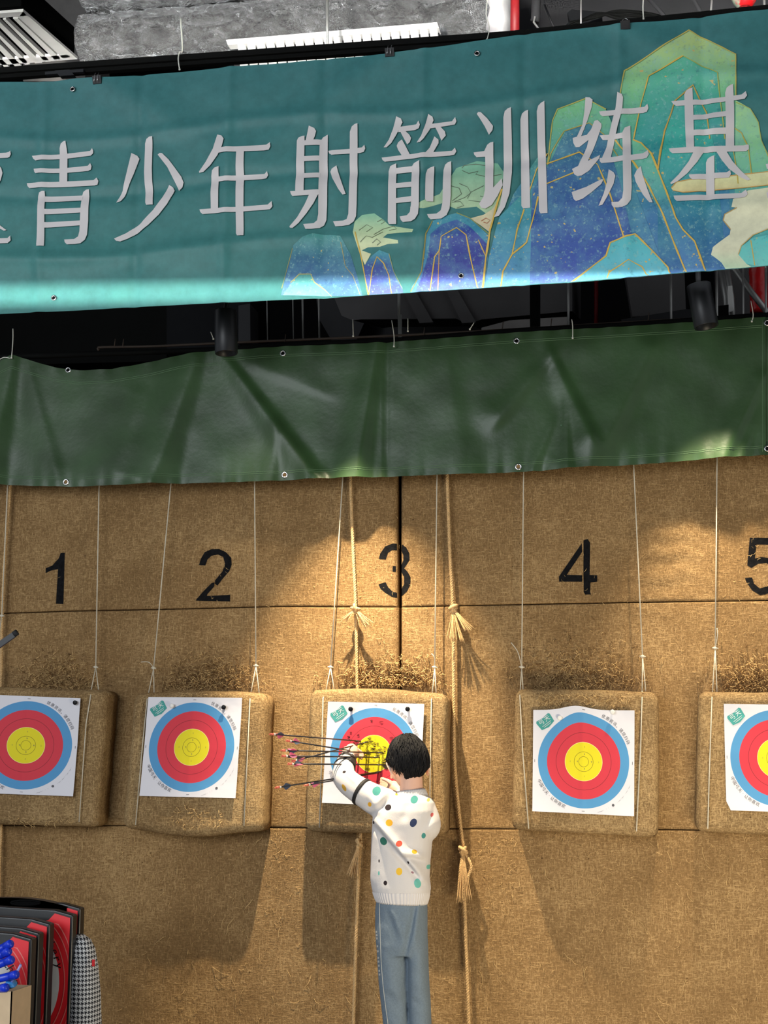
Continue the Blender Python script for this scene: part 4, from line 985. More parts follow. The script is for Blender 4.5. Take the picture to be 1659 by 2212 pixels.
# ------------------------------------------------------------------ rail the banner hangs from, clips, ties
YRL = -0.80
rail = empty('lighting_rail', P(600, 115, YRL), 'long black rail above the teal banner', 'rail')
def beam(mb, a, b, h, d, Y, m=0):
    A, B_ = P(a[0], a[1], Y), P(b[0], b[1], Y); hh = h / S(Y) / 2
    q = [A + V((0, 0, hh)), B_ + V((0, 0, hh)), B_ - V((0, 0, hh)), A - V((0, 0, hh))]
    mb.prism(q, (0, d, 0), m)
mb = MB(); beam(mb, (-160, 162.5), (1100, 73), 15, 0.04, YRL); mb.build('upper_tube', M['black_rail'], rail, smooth=False)
mb = MB(); beam(mb, (-160, 175), (1100, 86), 13, 0.03, YRL + .015); mb.build('lower_track', M['black_rail'], rail, smooth=False)
mb = MB(); beam(mb, (1060, 77), (1800, 2), 15, 0.04, YRL + .05); mb.build('end_tube', M['black_rail'], rail, smooth=False)
mb = MB(); mb.prism([P(118, 152, YRL - .012), P(150, 150, YRL - .012), P(160, 162, YRL - .012), P(128, 164, YRL - .012)], (0, .03, 0)); mb.prism([P(97, 155, YRL - .01), P(180, 149, YRL - .01), P(180, 155, YRL - .01), P(97, 161, YRL - .01)], (0, .02, 0)); mb.build('joint_bracket', M['black_metal'], rail, smooth=False)
def binder(px, py, label, plainback=False):
    e = empty('binder_clip', P(px, py, YN - .02), label, 'clip', 'binder clips along the top edge of the banner')
    c = on_ban(px, py, 0); s = 1 / S(YN)
    mb = MB(); w_, h_ = 11 * s, 9 * s
    mb.prism([c + V((-w_, -.016, h_)), c + V((w_, -.016, h_ + .001)), c + V((w_, -.004, -h_)), c + V((-w_, -.004, -h_))], (0, .03, 0)); mb.build('body', M['pin_black'], e, smooth=False)
    if not plainback:
        for dx in (-.0075, .0075):
            h = MB(); h.tube([c + V((dx - .002, -.018, -h_ * .8)), c + V((dx, -.019, 0)), c + V((dx + .001, -.018, h_ * 1.2)), c + V((dx + .006, -.016, h_ * 1.75)), c + V((dx + .001, -.014, h_ * 1.6))], .0013, 6); h.build('wire_handle', M['chrome'], e)
    else:
        h = MB(); h.tube([c + V((.012 * math.cos(t * .5236), -.004, h_ * 1.3 + .009 * math.sin(t * .5236))) for t in range(-1, 8)], .0014, 6); h.build('wire_handle', M['chrome'], e)
binder(213, 177, 'black binder clip on the banner above the first characters')
binder(843, 117, 'black binder clip at the middle of the banner top')
binder(1351, 60, 'black binder clip on the banner beside the tall green peak', True)
def tie(pts, label, Y, r=0.0022):
    mb = MB(); mb.tube(smooth_path([P(a, b, Y) for a, b in pts], 3), r, 5)
    q = P(*pts[0], Y); mb.box(q - V((.0035, .003, .004)), q + V((.0035, .003, .004)))
    tag(mb.build('cable_tie', M['nylon']), label, 'cable tie', 'white cable ties')
tie([(388, 150), (385, 128), (388, 112), (394, 108), (390, 40)], 'white cable tie standing above the banner left of the white diffuser', YRL - .03, .003)
tie([(1052, 86), (1057, 60), (1050, 30), (1054, -10)], 'white cable tie beside the end of the foil duct', YRL - .03)
tie([(1390, 40), (1389, 15), (1391, -20)], 'white cable tie standing up above the tall painted peak', YRL - .03, .003)
tie([(25, 773), (28, 735), (28, 710)], 'white cable tie at the left top corner of the tarpaulin', YT - .03)
tie([(-6, 780), (8, 772), (22, 774)], 'white cable tie knotted round the left top corner of the tarpaulin', YT - .035)
tie([(461, 732), (455, 717)], 'white cable tie sticking out left of the left spotlight', YT - .02)
tie([(763, 726), (762, 690)], 'white cable tie pointing up between the wires above the tarpaulin', YT - .02)
tie([(851, 748), (851, 725), (846, 692)], 'white cable tie beside the thick steel hanger', YT - .03)
tie([(881, 715), (881, 688)], 'short white cable tie right of the thick steel hanger', YT - .02)
tie([(1015, 711), (1024, 697)], 'slanting white cable tie at the left end of the pale panel', YT - .02)
tie([(1237, 730), (1237, 705), (1235, 690)], 'white cable tie below the thin red pipe', YT - .03)
tie([(1624, 694), (1627, 680), (1622, 650)], 'white cable tie bow in front of the red wrapped pipe', YT - .03)
# support rods along the top edge of the tarpaulin
mb = MB(); mb.tube([P(x, interp(T_TOP, max(x, 480)) - 3 + (0 if x >= 480 else (480 - x) * .035), -0.09) for x in range(-80, 1760, 40)], 0.014, 8)
tag(mb.build('support_rod', M['black_rail']), 'black rod carrying the top edge of the green tarpaulin', 'rod')
mb = MB(); mb.tube(smooth_path([P(214, 757, -.07), P(212, 752, -.07), P(225, 750, -.07), P(330, 748, -.07), P(480, 741, -.07), P(830, 726, -.07), P(1100, 712, -.07), P(1400, 694, -.07), P(1760, 674, -.07)], 6), 0.006, 8)
for x in (247, 265, 615, 915, 1085, 1190, 1400): mb.tube([P(x + 2, interp(T_TOP, max(x, 480)) - 26, -.085), P(x, interp(T_TOP, max(x, 480)) - 10, -.085)], .0022, 5)
tag(mb.build('cable', M['brown_cable']), 'brown cable tied along the rod above the tarpaulin', 'cable')

# ------------------------------------------------------------------ track spotlights
def spotlight(pt, axis_top, r, label, src=None):
    """pt: centre of the lamp's mouth, axis_top: centre of its upper end"""
    e = empty('spotlight', axis_top, label, 'spotlight', 'black cylinder spotlights')
    ax = (axis_top - pt); L_ = ax.length; ax = ax.normalized(); a = ax.orthogonal().normalized(); b = ax.cross(a); n = 28
    def ring(h, rr): return [pt + ax * h + (a * math.cos(6.2832 * j / n) + b * math.sin(6.2832 * j / n)) * rr for j in range(n)]
    mb = MB(); mb.grid([ring(.03, r * .78), ring(0.001, r * .92), ring(0, r * .97), ring(.0015, r), ring(L_ - .002, r), ring(L_, r * .98)], closed=True)
    bq = len(mb.v) - n; mb.face(range(bq, bq + n)); mb.build('housing', M['black_metal'], e)
    g = MB(); b0 = len(g.v)
    for q in ring(.028, r * .78): g.vert(q)
    g.face(range(n)); g.build('reflector', M['chrome'], e)
    st = MB(); st.tube([axis_top, axis_top + V((0, .01, .035)), axis_top + V((0, .012, .075))], .011, 10); st.build('stem', M['black_metal'], e)
    pl = MB(); c = axis_top + V((0, .012, .075)); pl.tube([c, c + V((0, 0, .006)), c + V((0, 0, .014))], [.014, .036, .036], 16); pl.box(c + V((-.16, -.018, .014)), c + V((.06, .018, .036))); pl.build('track_adapter', M['black_metal'], e)
r_ = 27 / S(-.45)
spotlight(SP['left'], P(487, 672, -.45) , r_, 'black cylinder spotlight hanging above the tarpaulin beside number 2')
spotlight(SP['right'] + V((0, 0, 0)), P(1509, 616, -.45), r_, 'tilted black cylinder spotlight near the red wrapped pipe')
spotlight(SP['mid'], SP['mid'] + V((0, 0.02, .16)), r_, 'black cylinder spotlight behind the middle of the banner')

# ------------------------------------------------------------------ ducts, pipes and grilles under the ceiling
def duct(name, quad, Y, depth, m, label, cat='duct', group=None):
    mb = MB(); mb.prism([P(a, b, Y) for a, b in quad], (0, depth, 0)); return tag(mb.build(name, M[m], None, smooth=False), label, cat, group)
duct('duct_box', [(50, -90), (184, -90), (184, 175), (50, 175)], 5.2, .6, 'pale_panel', 'grey duct box between the white grille and the foil duct')
# slatted return grille lying flat under the ceiling
zg = P(50, 25, 2.3).z
g = empty('air_grille', PZ(50, 25, zg), 'white slatted air grille at the top left', 'air grille')
gq = lambda x, y, up=0.0: PZ(x, y, zg) + V((0, 0, up))
fr = MB()
def slab(mb, quad, th=0.02):
    mb.prism([gq(*q) for q in quad], (0, 0, th))
slab(fr, [(-120, 38), (50, 25), (58, 34), (-120, 48)]); slab(fr, [(50, 25), (168, 128), (140, 130), (40, 38)]); slab(fr, [(-120, 150), (-120, 138), (150, 118), (168, 128)])
fr.build('frame', M['white_metal'], g, smooth=False)
for k in range(8):
    x0 = 28 - k * 22; w_ = 7 if k % 2 else 11
    s_ = MB(); slab(s_, [(x0, 40 + k * 1.7), (x0 + w_, 40 + k * 1.6), (x0 + w_ + 96, 130 + k * 3), (x0 + 92, 131 + k * 3)], .03); s_.build('slat', M['white_metal'], g, smooth=False)
bk = MB(); bk.prism([gq(-120, 40, .05), gq(45, 27, .05), gq(160, 128, .05), gq(-120, 150, .05)], (0, 0, .2)); bk.build('backing', M['black_rail'], g, smooth=False)
# foil-wrapped duct
def foil_mat():
    m, nt, N, L, B = new_mat('crinkled_foil')
    B.inputs['Base Color'].default_value = (0.92, 0.92, 0.91, 1); B.inputs['Metallic'].default_value = 0.82; B.inputs['Roughness'].default_value = 0.10
    tc = N.new('ShaderNodeTexCoord'); n1 = N.new('ShaderNodeTexNoise'); n1.inputs['Scale'].default_value = 9; n1.inputs['Detail'].default_value = 6; n1.inputs['Distortion'].default_value = 1.4
    vo = N.new('ShaderNodeTexVoronoi'); vo.inputs['Scale'].default_value = 14
    L.new(tc.outputs['Object'], n1.inputs['Vector']); L.new(n1.outputs['Color'], vo.inputs['Vector'])
    ad = N.new('ShaderNodeMath'); ad.operation = 'ADD'; L.new(n1.outputs['Fac'], ad.inputs[0]); L.new(vo.outputs['Distance'], ad.inputs[1])
    bp = N.new('ShaderNodeBump'); bp.inputs['Strength'].default_value = 1.0; bp.inputs['Distance'].default_value = 0.03
    L.new(ad.outputs[0], bp.inputs['Height']); L.new(bp.outputs['Normal'], B.inputs['Normal']); return m
M['foil'] = foil_mat()
YF = 2.0
def crinkle(t, s_):
    cy, sy = math.cos(6.2832 * s_), math.sin(6.2832 * s_)
    q = V((t * 20, cy * 2.2, sy * 2.2)); wq = q + noise.noise_vector(q * 1.3) * .5
    rid = lambda f, sd: 1 - 2 * abs(noise.noise(wq * f + V((sd, 0, 0))))
    return 1 + .08 * nz(t * 9, cy, sy) + .16 * rid(.6, 3) + .04 * rid(1.6, 8) + .012 * rid(3.6, 1)
def foil(a, b, rpx, label, squash=1.0, taper=None):
    A, B_ = P(a[0], a[1], YF), P(b[0], b[1], YF); mb = MB(); n = 110; rows = []
    k = 420; r = rpx / S(YF)
    for i in range(k + 1):
        t = i / k; c = A.lerp(B_, t); rr = r * (taper(t) if taper else 1)
        rows.append([c + V((0, math.cos(6.2832 * j / n), math.sin(6.2832 * j / n) * squash)) * rr * crinkle(t, j / n) for j in range(n)])
    mb.loft(rows); return tag(mb.build('foil_duct', M['foil']), label, 'duct', 'foil wrapped ducts')
foil((185, -35), (1062, -100), 66, 'upper foil-wrapped duct along the top edge')
foil((182, 92), (1085, 25), 58, 'lower foil-wrapped duct above the white diffuser', 1.0, lambda t: 1 + .25 * max(0, t - .7))
mb = MB(); mb.ball(P(1078, 20, YF - .05), (0.09, .2, 0.24), 0, 20, 14)
for i, q in enumerate(mb.v): mb.v[i] = q + V((nz(q.x * 9, q.z * 9) * .05, 0, nz(q.z * 8, q.x * 8, 5) * .04))
M['poly_sheet'] = plain('white_plastic_sheet', (224, 222, 222), 0.35, bump=0.6, bscale=16)
tag(mb.build('plastic_sheeting', M['poly_sheet']), 'white plastic sheeting round the end of the foil duct', 'plastic sheet')
# ribbed white linear diffuser
YD = 1.55
d = empty('linear_diffuser', P(715, 100, YD), 'white ribbed air diffuser under the foil duct', 'air diffuser')
mb = MB(); mb.prism([P(488, 86, YD), P(944, 48, YD), P(948, 60, YD - .01), P(492, 97, YD - .01)], (0, .08, 0)); mb.build('frame', M['white_metal'], d, smooth=False)
mb = MB(); mb.prism([P(492, 88, YD + .05), P(944, 50, YD + .05), P(962, 130, YD + .05), P(512, 168, YD + .05)], (0, .06, 0)); mb.build('backing', M['duct_dark'], d, smooth=False)
for i in range(21):
    t = (i + .5) / 21; x = 512 + t * 435; y = 97 - t * 37
    f_ = MB(); f_.prism([P(x - 9.5, y - 2, YD - .02), P(x + 7.5, y - 3, YD + .012), P(x + 14, y + 52, YD + .012), P(x - 3, y + 55, YD - .02)], (0, .02, 0)); f_.build('rib', M['white_metal'], d, smooth=False)
# pipes and hangers behind the banner top
def pipe(pts, r, m, label, Y=1.2, cat='pipe', name='pipe', group=None):
    mb = MB(); mb.tube([P(a, b, Y) for a, b in pts], r, 12); return tag(mb.build(name, M[m]), label, cat, group)
pipe([(1113, -60), (1112, 90)], .026, 'red_pipe', 'red sprinkler pipe right of the plastic sheeting')
pipe([(1160, -60), (1157, 38), (1155, 46)], .026, 'duct_dark', 'dark pipe stub beside the red sprinkler pipe')
pipe([(1156, 36), (1153, 48), (1166, 66), (1160, 84)], .006, 'steel', 'bent steel hook below the dark pipe stub', 1.15, 'hook', 'pipe_hook')
pipe([(707, -30), (707, 120)], .008, 'steel', 'steel hanger rod in front of the foil duct', 1.2, 'hanger rod', 'hanger_rod', 'steel hanger rods')
pipe([(1255, -30), (1255, 70)], .005, 'steel', 'thin hanger rod above the black cables', 2.0, 'hanger rod', 'hanger_rod', 'steel hanger rods')
pipe([(1176, 10), (1200, 70)], .006, 'duct_dark', 'slanting dark brace beside the hook', 2.0, 'brace', 'brace')
pipe([(1395, -10), (1450, 50)], .012, 'duct_dark', 'slanting dark brace rising from the black cables', 2.0, 'brace', 'brace')
pipe([(1488, -20), (1520, 40)], .012, 'duct_dark', 'slanting dark brace beside the red lantern', 2.0, 'brace', 'brace')
pipe([(1539, -20), (1534, 50)], .006, 'steel', 'hanger rod left of the red lantern', 2.0, 'hanger rod', 'hanger_rod', 'steel hanger rods')
pipe([(1650, -20), (1652, 40)], .008, 'steel', 'hanger rod right of the red lantern', 2.0, 'hanger rod', 'hanger_rod', 'steel hanger rods')
duct('duct_box', [(1086, -120), (1800, -160), (1800, 60), (1086, 120)], 4.2, .5, 'duct_dark', 'dark duct face behind the red lantern')
duct('duct_box', [(1230, 45), (1225, 28), (1235, 20), (1300, 26), (1300, 80), (1200, 80)], 2.6, .4, 'dark_ceiling', 'dark cable tray behind the banner clip', 'cable tray')
mb = MB()
for k in range(3): mb.tube(smooth_path([P(1230, 50 + k * 6, 2.2), P(1290, 36 - k * 3, 2.2), P(1340, 24 + k * 8, 2.2), P(1420, 34 + k * 6, 2.2), P(1470, 60, 2.2)], 6), .012, 6)
tag(mb.build('cable_bundle', M['black_rail']), 'black cables sagging behind the banner top', 'cable')
lan = empty('red_lantern', P(1605, -10, 1.6), 'round red lantern with pale painting at the top right', 'lantern')
def lantern_mat():
    m, nt, N, L, B = new_mat('painted_red_paper'); tc = N.new('ShaderNodeTexCoord'); n = N.new('ShaderNodeTexNoise'); n.inputs['Scale'].default_value = 9; n.inputs['Detail'].default_value = 3
    L.new(tc.outputs['Object'], n.inputs['Vector']); r = N.new('ShaderNodeValToRGB'); e = r.color_ramp.elements; e[0].position = .52; e[0].color = lin((206, 24, 30)) + (1,); e[1].position = .6; e[1].color = lin((150, 170, 150)) + (1,)
    L.new(n.outputs['Fac'], r.inputs['Fac']); L.new(r.outputs['Color'], B.inputs['Base Color']); B.inputs['Roughness'].default_value = .4; return m
M['lantern'] = lantern_mat()
mb = MB(); c = P(1607, -22, 1.6); mb.ball(c, (.082, .082, .12), 0, 28, 18); mb.build('shade', M['lantern'], lan)
mb = MB(); mb.tube([c - V((0, 0, .112)), c - V((0, 0, .135))], .035, 16); mb.build('base_ring', M['red_pipe'], lan)

# between banner and tarpaulin
duct('duct_box', [(-60, 640), (360, 630), (360, 780), (-60, 790)], 3.4, .5, 'black_rail', 'black duct face at the far left above the tarpaulin')
duct('duct_box', [(360, 600), (541, 600), (541, 760), (360, 765)], 3.0, .5, 'dark_ceiling', 'charcoal duct box behind the left spotlight')
duct('duct_box', [(515, 660), (540, 656), (541, 738), (515, 742)], 2.6, .2, 'duct_dark', 'grey junction box just right of the left spotlight', 'junction box')
duct('duct_box', [(676, 600), (720, 590), (790, 690), (770, 735), (716, 735), (690, 690)], 3.6, .6, 'duct_dark', 'bent grey duct elbow behind the hanger wires')
mb = MB(); mb.prism([P(a, b, 2.4) for a, b in [(700, 590), (1236, 560), (1236, 672), (1040, 690), (1010, 700), (985, 688), (780, 690), (762, 692), (738, 682)]], (0, 1.0, .25))
for x, y in ((858, 600), (950, 600)): mb.prism([P(x, y, 2.37), P(x + 22, y - 2, 2.37), P(x + 78, y + 96, 2.37), P(x + 48, y + 98, 2.37)], (0, .04, 0))
tag(mb.build('wide_duct', M['duct_grey'], None, smooth=False), 'wide grey duct with seams under the banner middle', 'duct')
duct('duct_box', [(780, 690), (1040, 690), (1040, 735), (780, 745)], 3.9, .4, 'duct_dark', 'lower dark duct step under the wide grey duct')
duct('pale_panel', [(1040, 708), (1100, 692), (1228, 684), (1228, 712), (1040, 722)], 2.0, .1, 'pale_panel', 'pale panel strip under the wide grey duct', 'panel')
duct('post', [(1144, 560), (1164, 560), (1164, 720), (1145, 720)], 1.6, .1, 'black_rail', 'dark square post in front of the pale panel', 'post')
duct('duct_box', [(1340, 520), (1475, 500), (1482, 676), (1366, 684)], 2.2, .6, 'duct_grey', 'grey duct box left of the tilted spotlight')
duct('duct_ledge', [(1342, 690), (1480, 668), (1500, 668), (1500, 700), (1350, 712)], 2.0, .3, 'duct_dark', 'dark ledge below the grey duct box', 'ledge')
pipe([(1288, 560), (1288, 720)], .014, 'red_pipe', 'thin red pipe left of the grey duct box', 2.6)
for x, r, lab in ((576, .003, 'faint wire right of the left spotlight'), (632, .003, 'thin wire, left one of the pair above the tarpaulin eyelet'), (653, .005, 'pale wire, right one of the pair above the tarpaulin eyelet'), (688, .005, 'wire in front of the bent duct elbow'), (1228, .006, 'hanger rod at the right end of the pale panel'), (1450, .006, 'hanger rod left of the tilted spotlight'), (1549, .006, 'bright hanger rod right of the tilted spotlight'), (1606, .005, 'hanger rod left of the red wrapped pipe'), (1655, .006, 'hanger rod right of the red wrapped pipe')):
    pipe([(x - 1, 560), (x + (2 if x < 700 else 0), 735)], r, 'steel', lab, .6, 'hanger rod', 'hanger_rod', 'steel hanger rods')
hg = empty('hanger_bracket', P(861, 680, .5), 'thick steel hanger with bracket behind the banner middle', 'hanger')
mb = MB(); mb.tube([P(862, 560, .5), P(862, 690, .5)], .008, 8); mb.build('rod', M['steel'], hg)
mb = MB(); mb.prism([P(859, 680, .49), P(867, 679, .49), P(867, 730, .49), P(860, 731, .49)], (0, .02, 0)); mb.build('bracket', M['steel'], hg, smooth=False)
duct('duct_box', [(1545, 520), (1800, 500), (1800, 690), (1545, 700)], 2.8, .3, 'duct_grey', 'grey wall panel behind the red wrapped pipe', 'panel')
pipe([(1556, 560), (1570, 645), (1575, 700)], .022, 'steel', 'grey pipe beside the tilted spotlight', 1.2)
pipe([(1566, 560), (1580, 640), (1584, 700)], .015, 'steel', 'thinner grey pipe leaning beside the tilted spotlight', 1.1)
pipe([(1572, 560), (1622, 630), (1690, 715)], .016, 'steel', 'diagonal grey pipe crossing the red wrapped pipe', .7)
mb = MB(); rows = []
A, B_ = P(1636, 540, 1.4), P(1640, 674, 1.4); n = 24
for i in range(30):
    t = i / 29; c = A.lerp(B_, t); rows.append([c + V((math.cos(6.2832 * j / n), math.sin(6.2832 * j / n), 0)) * (.048 + .004 * nz(t * 12, j * .6)) for j in range(n)])
mb.loft(rows); tag(mb.build('wrapped_pipe', M['red_wrap']), 'thick pipe wrapped in shiny red plastic at the right edge', 'pipe')
duct('valve_box', [(1549, 661), (1574, 658), (1574, 682), (1549, 684)], 1.0, .06, 'black_rail', 'small black box between the grey pipes', 'box')
duct('paper_note', [(1572, 618), (1582, 617), (1583, 672), (1574, 674)], 1.05, .004, 'white_metal', 'white paper slip stuck behind the grey pipes', 'paper')

# ------------------------------------------------------------------ arrows in the target
M['carbon'] = plain('black_carbon_shaft', (36, 34, 38), 0.4)
M['pink'] = plain('pink_plastic', (236, 110, 150), 0.4)
M['blue_vane'] = plain('slate_blue_vane', (66, 82, 108), 0.45)
M['nock'] = plain('orange_nock', (238, 120, 100), 0.35)
M['nock_white'] = plain('white_band', (246, 240, 236), 0.4)
M['point'] = plain('steel_point', (90, 88, 86), 0.35, 0.8)
arrow_proto = [None]
def arrow(tip, nock, label, blue=1, roll=0.0):
    """local frame: +Z from the point to the nock"""
    tip, nock = V(tip), V(nock); L_ = (nock - tip).length
    e = empty('arrow', tip, label, 'arrow', "arrows in the child's target")
    z = (nock - tip).normalized(); x = V((0, 0, 1)).cross(z).normalized(); y = z.cross(x)
    c_, s_ = math.cos(roll), math.sin(roll); x, y = x * c_ + y * s_, y * c_ - x * s_
    w_ = lambda a, b, c: tip + x * a + y * b + z * c
    mb = MB(); mb.tube([w_(0, 0, .03), w_(0, 0, L_ - .02)], .0030, 8); mb.build('shaft', M['carbon'], e)
    mb = MB(); mb.tube([w_(0, 0, -.025), w_(0, 0, 0), w_(0, 0, .035)], [.0006, .0032, .0034], 8); mb.build('point', M['point'], e)
    for k in range(3):
        a = 2.094 * k + .4; d = (math.cos(a), math.sin(a)); mb = MB()
        prof = [(.003, L_ - .085), (.0145, L_ - .052), (.0150, L_ - .042), (.003, L_ - .036)]
        t = (-d[1] * .0006, d[0] * .0006)
        q = [w_(d[0] * r + t[0], d[1] * r + t[1], h) for r, h in prof]
        bk = w_(-t[0] * 2, -t[1] * 2, 0) - tip
        mb.prism(q, bk); v = mb.build('vane', M['blue_vane'] if (k + blue) % 3 == 0 or blue == 9 else M['pink'], e, smooth=False)
        v['label'] = 'slate blue vane' if (k + blue) % 3 == 0 or blue == 9 else 'pink vane'
    mb = MB(); mb.tube([w_(0, 0, L_ - .022), w_(0, 0, L_ - .012)], .0046, 8, 1); mb.tube([w_(0, 0, L_ - .012), w_(0, 0, L_ + .006)], .0046, 8, 0); 
    for sx in (-1, 1): mb.tube([w_(sx * .0026, 0, L_ + .004), w_(sx * .003, 0, L_ + .014)], .0019, 6, 0)
    mb.build('nock', [M['nock'], M['nock_white']], e)
YK = -0.80
AR = [((778, 1601), (587, 1586), -.80, 'topmost arrow in the target, level and reaching farthest left', 0, 0.3),
      ((796, 1628), (622, 1600), -.76, 'second arrow from the top, sloping down towards the gold', 1, 0.9),
      ((826, 1626), (612, 1621), -.78, 'third arrow from the top, nearly level above the hand', 1, 0.1),
      ((818, 1636), (613, 1633), -.79, 'arrow just below the third, passing under the hand', 2, 1.2),
      ((793, 1603), (634, 1644), -.74, 'arrow rising to the upper left of the gold across the others', 0, 2.0),
      ((825, 1652), (626, 1650), -.77, 'arrow whose pink vanes sit lowest of the upper cluster', 0, 1.4),
      ((822, 1667), (599, 1701), -.80, 'lowest arrow, blue-vaned, rising towards the target from lower left', 9, 0.6),
      ((818, 1669), (662, 1696), -.60, 'shorter arrow lying along the lowest one with pink vanes', 0, 0.2)]
for tp, nk, yk, lab, bl, ro in AR: arrow(P(tp[0], tp[1], YB - .022), P(nk[0], nk[1], yk), lab, bl, ro)
# dark stub at the left edge
e = empty('bow_limb', P(-20, 1400, -1.0), 'black bow limb tip poking in at the left edge under number 1', 'bow')
mb = MB(); a, b = P(-30, 1412, -1.0), P(30, 1370, -1.0); d = (b - a).normalized(); n_ = V((0, 0, 1)).cross(d).normalized(); u_ = d.cross(n_)
mb.prism([a + u_ * .013, b + u_ * .011, b - u_ * .011, a - u_ * .013], n_ * .012); mb.build('limb', M['black_metal'], e, smooth=False)
mb = MB(); c = P(32, 1369, -1.0); mb.tube([c - d * .004, c + d * .012], .013, 10); mb.build('tip', M['duct_dark'], e)

# ------------------------------------------------------------------ the child
M['skin'] = plain('skin', (232, 184, 158), 0.55, vary=0.04)
M['hair'] = None
def hair_mat():
    m, nt, N, L, B = new_mat('black_hair')
    B.inputs['Base Color'].default_value = lin((17, 17, 20)) + (1,); B.inputs['Roughness'].default_value = 0.6; B.inputs['Specular IOR Level'].default_value = 0.18
    return m
M['hair'] = hair_mat()
def knit_mat(name, rgb, dots=None, ribs=False):
    m, nt, N, L, B = new_mat(name)
    geo = N.new('ShaderNodeTexCoord'); sep = N.new('ShaderNodeSeparateXYZ'); L.new(geo.outputs['Object'], sep.inputs[0])
    nn = N.new('ShaderNodeTexNoise'); nn.inputs['Scale'].default_value = 260; L.new(geo.outputs['Object'], nn.inputs['Vector'])
    bp = N.new('ShaderNodeBump'); bp.inputs['Strength'].default_value = .25; bp.inputs['Distance'].default_value = .002
    L.new(nn.outputs['Fac'], bp.inputs['Height']); L.new(bp.outputs['Normal'], B.inputs['Normal'])
    cur = None
    def math_(op, a, b):
        n = N.new('ShaderNodeMath'); n.operation = op
        for i, q in enumerate((a, b)):
            if isinstance(q, (int, float)): n.inputs[i].default_value = q
            else: L.new(q, n.inputs[i])
        return n.outputs[0]
    base = N.new('ShaderNodeRGB'); base.outputs[0].default_value = lin(rgb) + (1,); cur = base.outputs[0]
    for (cx, cz, rx, rz, rot, c) in (dots or []):
        dx = math_('SUBTRACT', sep.outputs['X'], cx); dz = math_('SUBTRACT', sep.outputs['Z'], cz)
        ca, sa = math.cos(rot), math.sin(rot)
        u = math_('DIVIDE', math_('ADD', math_('MULTIPLY', dx, ca), math_('MULTIPLY', dz, sa)), rx)
        v = math_('DIVIDE', math_('SUBTRACT', math_('MULTIPLY', dz, ca), math_('MULTIPLY', dx, sa)), rz)
        r2 = math_('ADD', math_('MULTIPLY', u, u), math_('MULTIPLY', v, v))
        msk = math_('LESS_THAN', r2, 1.0)
        mx = N.new('ShaderNodeMix'); mx.data_type = 'RGBA'; L.new(msk, mx.inputs['Factor']); L.new(cur, mx.inputs['A']); mx.inputs['B'].default_value = lin(c) + (1,)
        cur = mx.outputs['Result']
    L.new(cur, B.inputs['Base Color']); B.inputs['Roughness'].default_value = .85; B.inputs['Specular IOR Level'].default_value = .2
    return m
YC = -0.50
child = empty('person', V((P(872, 2240, YC).x, YC, FZ)), 'child in a polka dot sweater and grey-blue trousers pulling arrows from the target', 'person')
PL = V(child.location)
TEALD, MUST, BLK, NAVY, REDD, LTEAL = (72, 142, 136), (226, 166, 50), (44, 36, 40), (54, 64, 96), (214, 84, 68), (108, 182, 170)
def dot(px, py, rxp, rzp, rot, c, Y=-.60):
    q = P(px, py, Y) - PL; s = 1 / S(Y); return (q.x, q.z, rxp * s, rzp * s, rot, c)
def ZP(x, y): return (580 + x / 3.456, 1470 + y / 3.456)
DOTS = [dot(*ZP(790, 826), 9, 10, .3, TEALD), dot(*ZP(1078, 890), 8, 8.5, .3, TEALD), dot(*ZP(886, 948), 8, 6.4, 0, BLK), dot(*ZP(743, 926), 4.6, 5, 0, MUST), dot(*ZP(937, 848), 4, 3.4, 0, MUST), dot(*ZP(1175, 893), 2.7, 4, .2, (210, 172, 96)),
        dot(*ZP(903, 1062), 8, 7.4, -.3, MUST), dot(*ZP(1082, 1062), 7, 9.4, -.45, NAVY), dot(*ZP(1206, 1005), 2.8, 4.6, -.2, (200, 100, 96)), dot(*ZP(1151, 1160), 4, 6, -.2, TEALD), dot(*ZP(981, 1217), 6.4, 6.4, 0, REDD), dot(*ZP(855, 1200), 7, 9, .6, (50, 106, 92)),
        dot(*ZP(1090, 1278), 5.5, 4.2, -.5, MUST), dot(*ZP(1046, 1358), 2.6, 3, 0, BLK), dot(*ZP(978, 1425), 6.8, 8, 0, (236, 190, 64)), dot(*ZP(874, 1511), 4.2, 5, 0, BLK), dot(*ZP(1109, 1516), 6.6, 10, .15, LTEAL), dot(*ZP(823, 1348), 1.6, 3.6, 0, BLK), dot(*ZP(822, 1440), 2, 4.6, 0, LTEAL),
        dot(*ZP(770, 1062), 3.2, 3.6, 0, BLK), dot(*ZP(573, 683), 4, 3, .0, BLK, -.48), dot(*ZP(575, 800), 4.4, 8.5, .6, (206, 158, 60), -.5), dot(*ZP(908, 797), 5.5, 1.6, 0, BLK), dot(*ZP(1236, 860), 4.2, 2.4, -.4, BLK), dot(*ZP(1070, 1435), 3.2, 2.0, -.6, (150, 110, 120)), dot(*ZP(1170, 1400), 2.4, 5, 0, LTEAL), dot(*ZP(628, 610), 4, 5, .5, (220, 190, 120), -.44)]
M['sweater'] = knit_mat('white_dotted_knit', (212, 207, 204), DOTS)
M['rib'] = knit_mat('white_rib_knit', (216, 211, 209))
M['trouser'] = plain('heather_blue_fleece', (114, 128, 140), .9, bump=.4, bscale=300, vary=.10, vscale=160, spec=.15)
M['strap'] = plain('black_elastic', (24, 22, 24), .7)
M['piping'] = plain('pale_piping', (186, 188, 184), .7)
M['glasses'] = plain('clear_grey_frame', (170, 160, 160), .3)

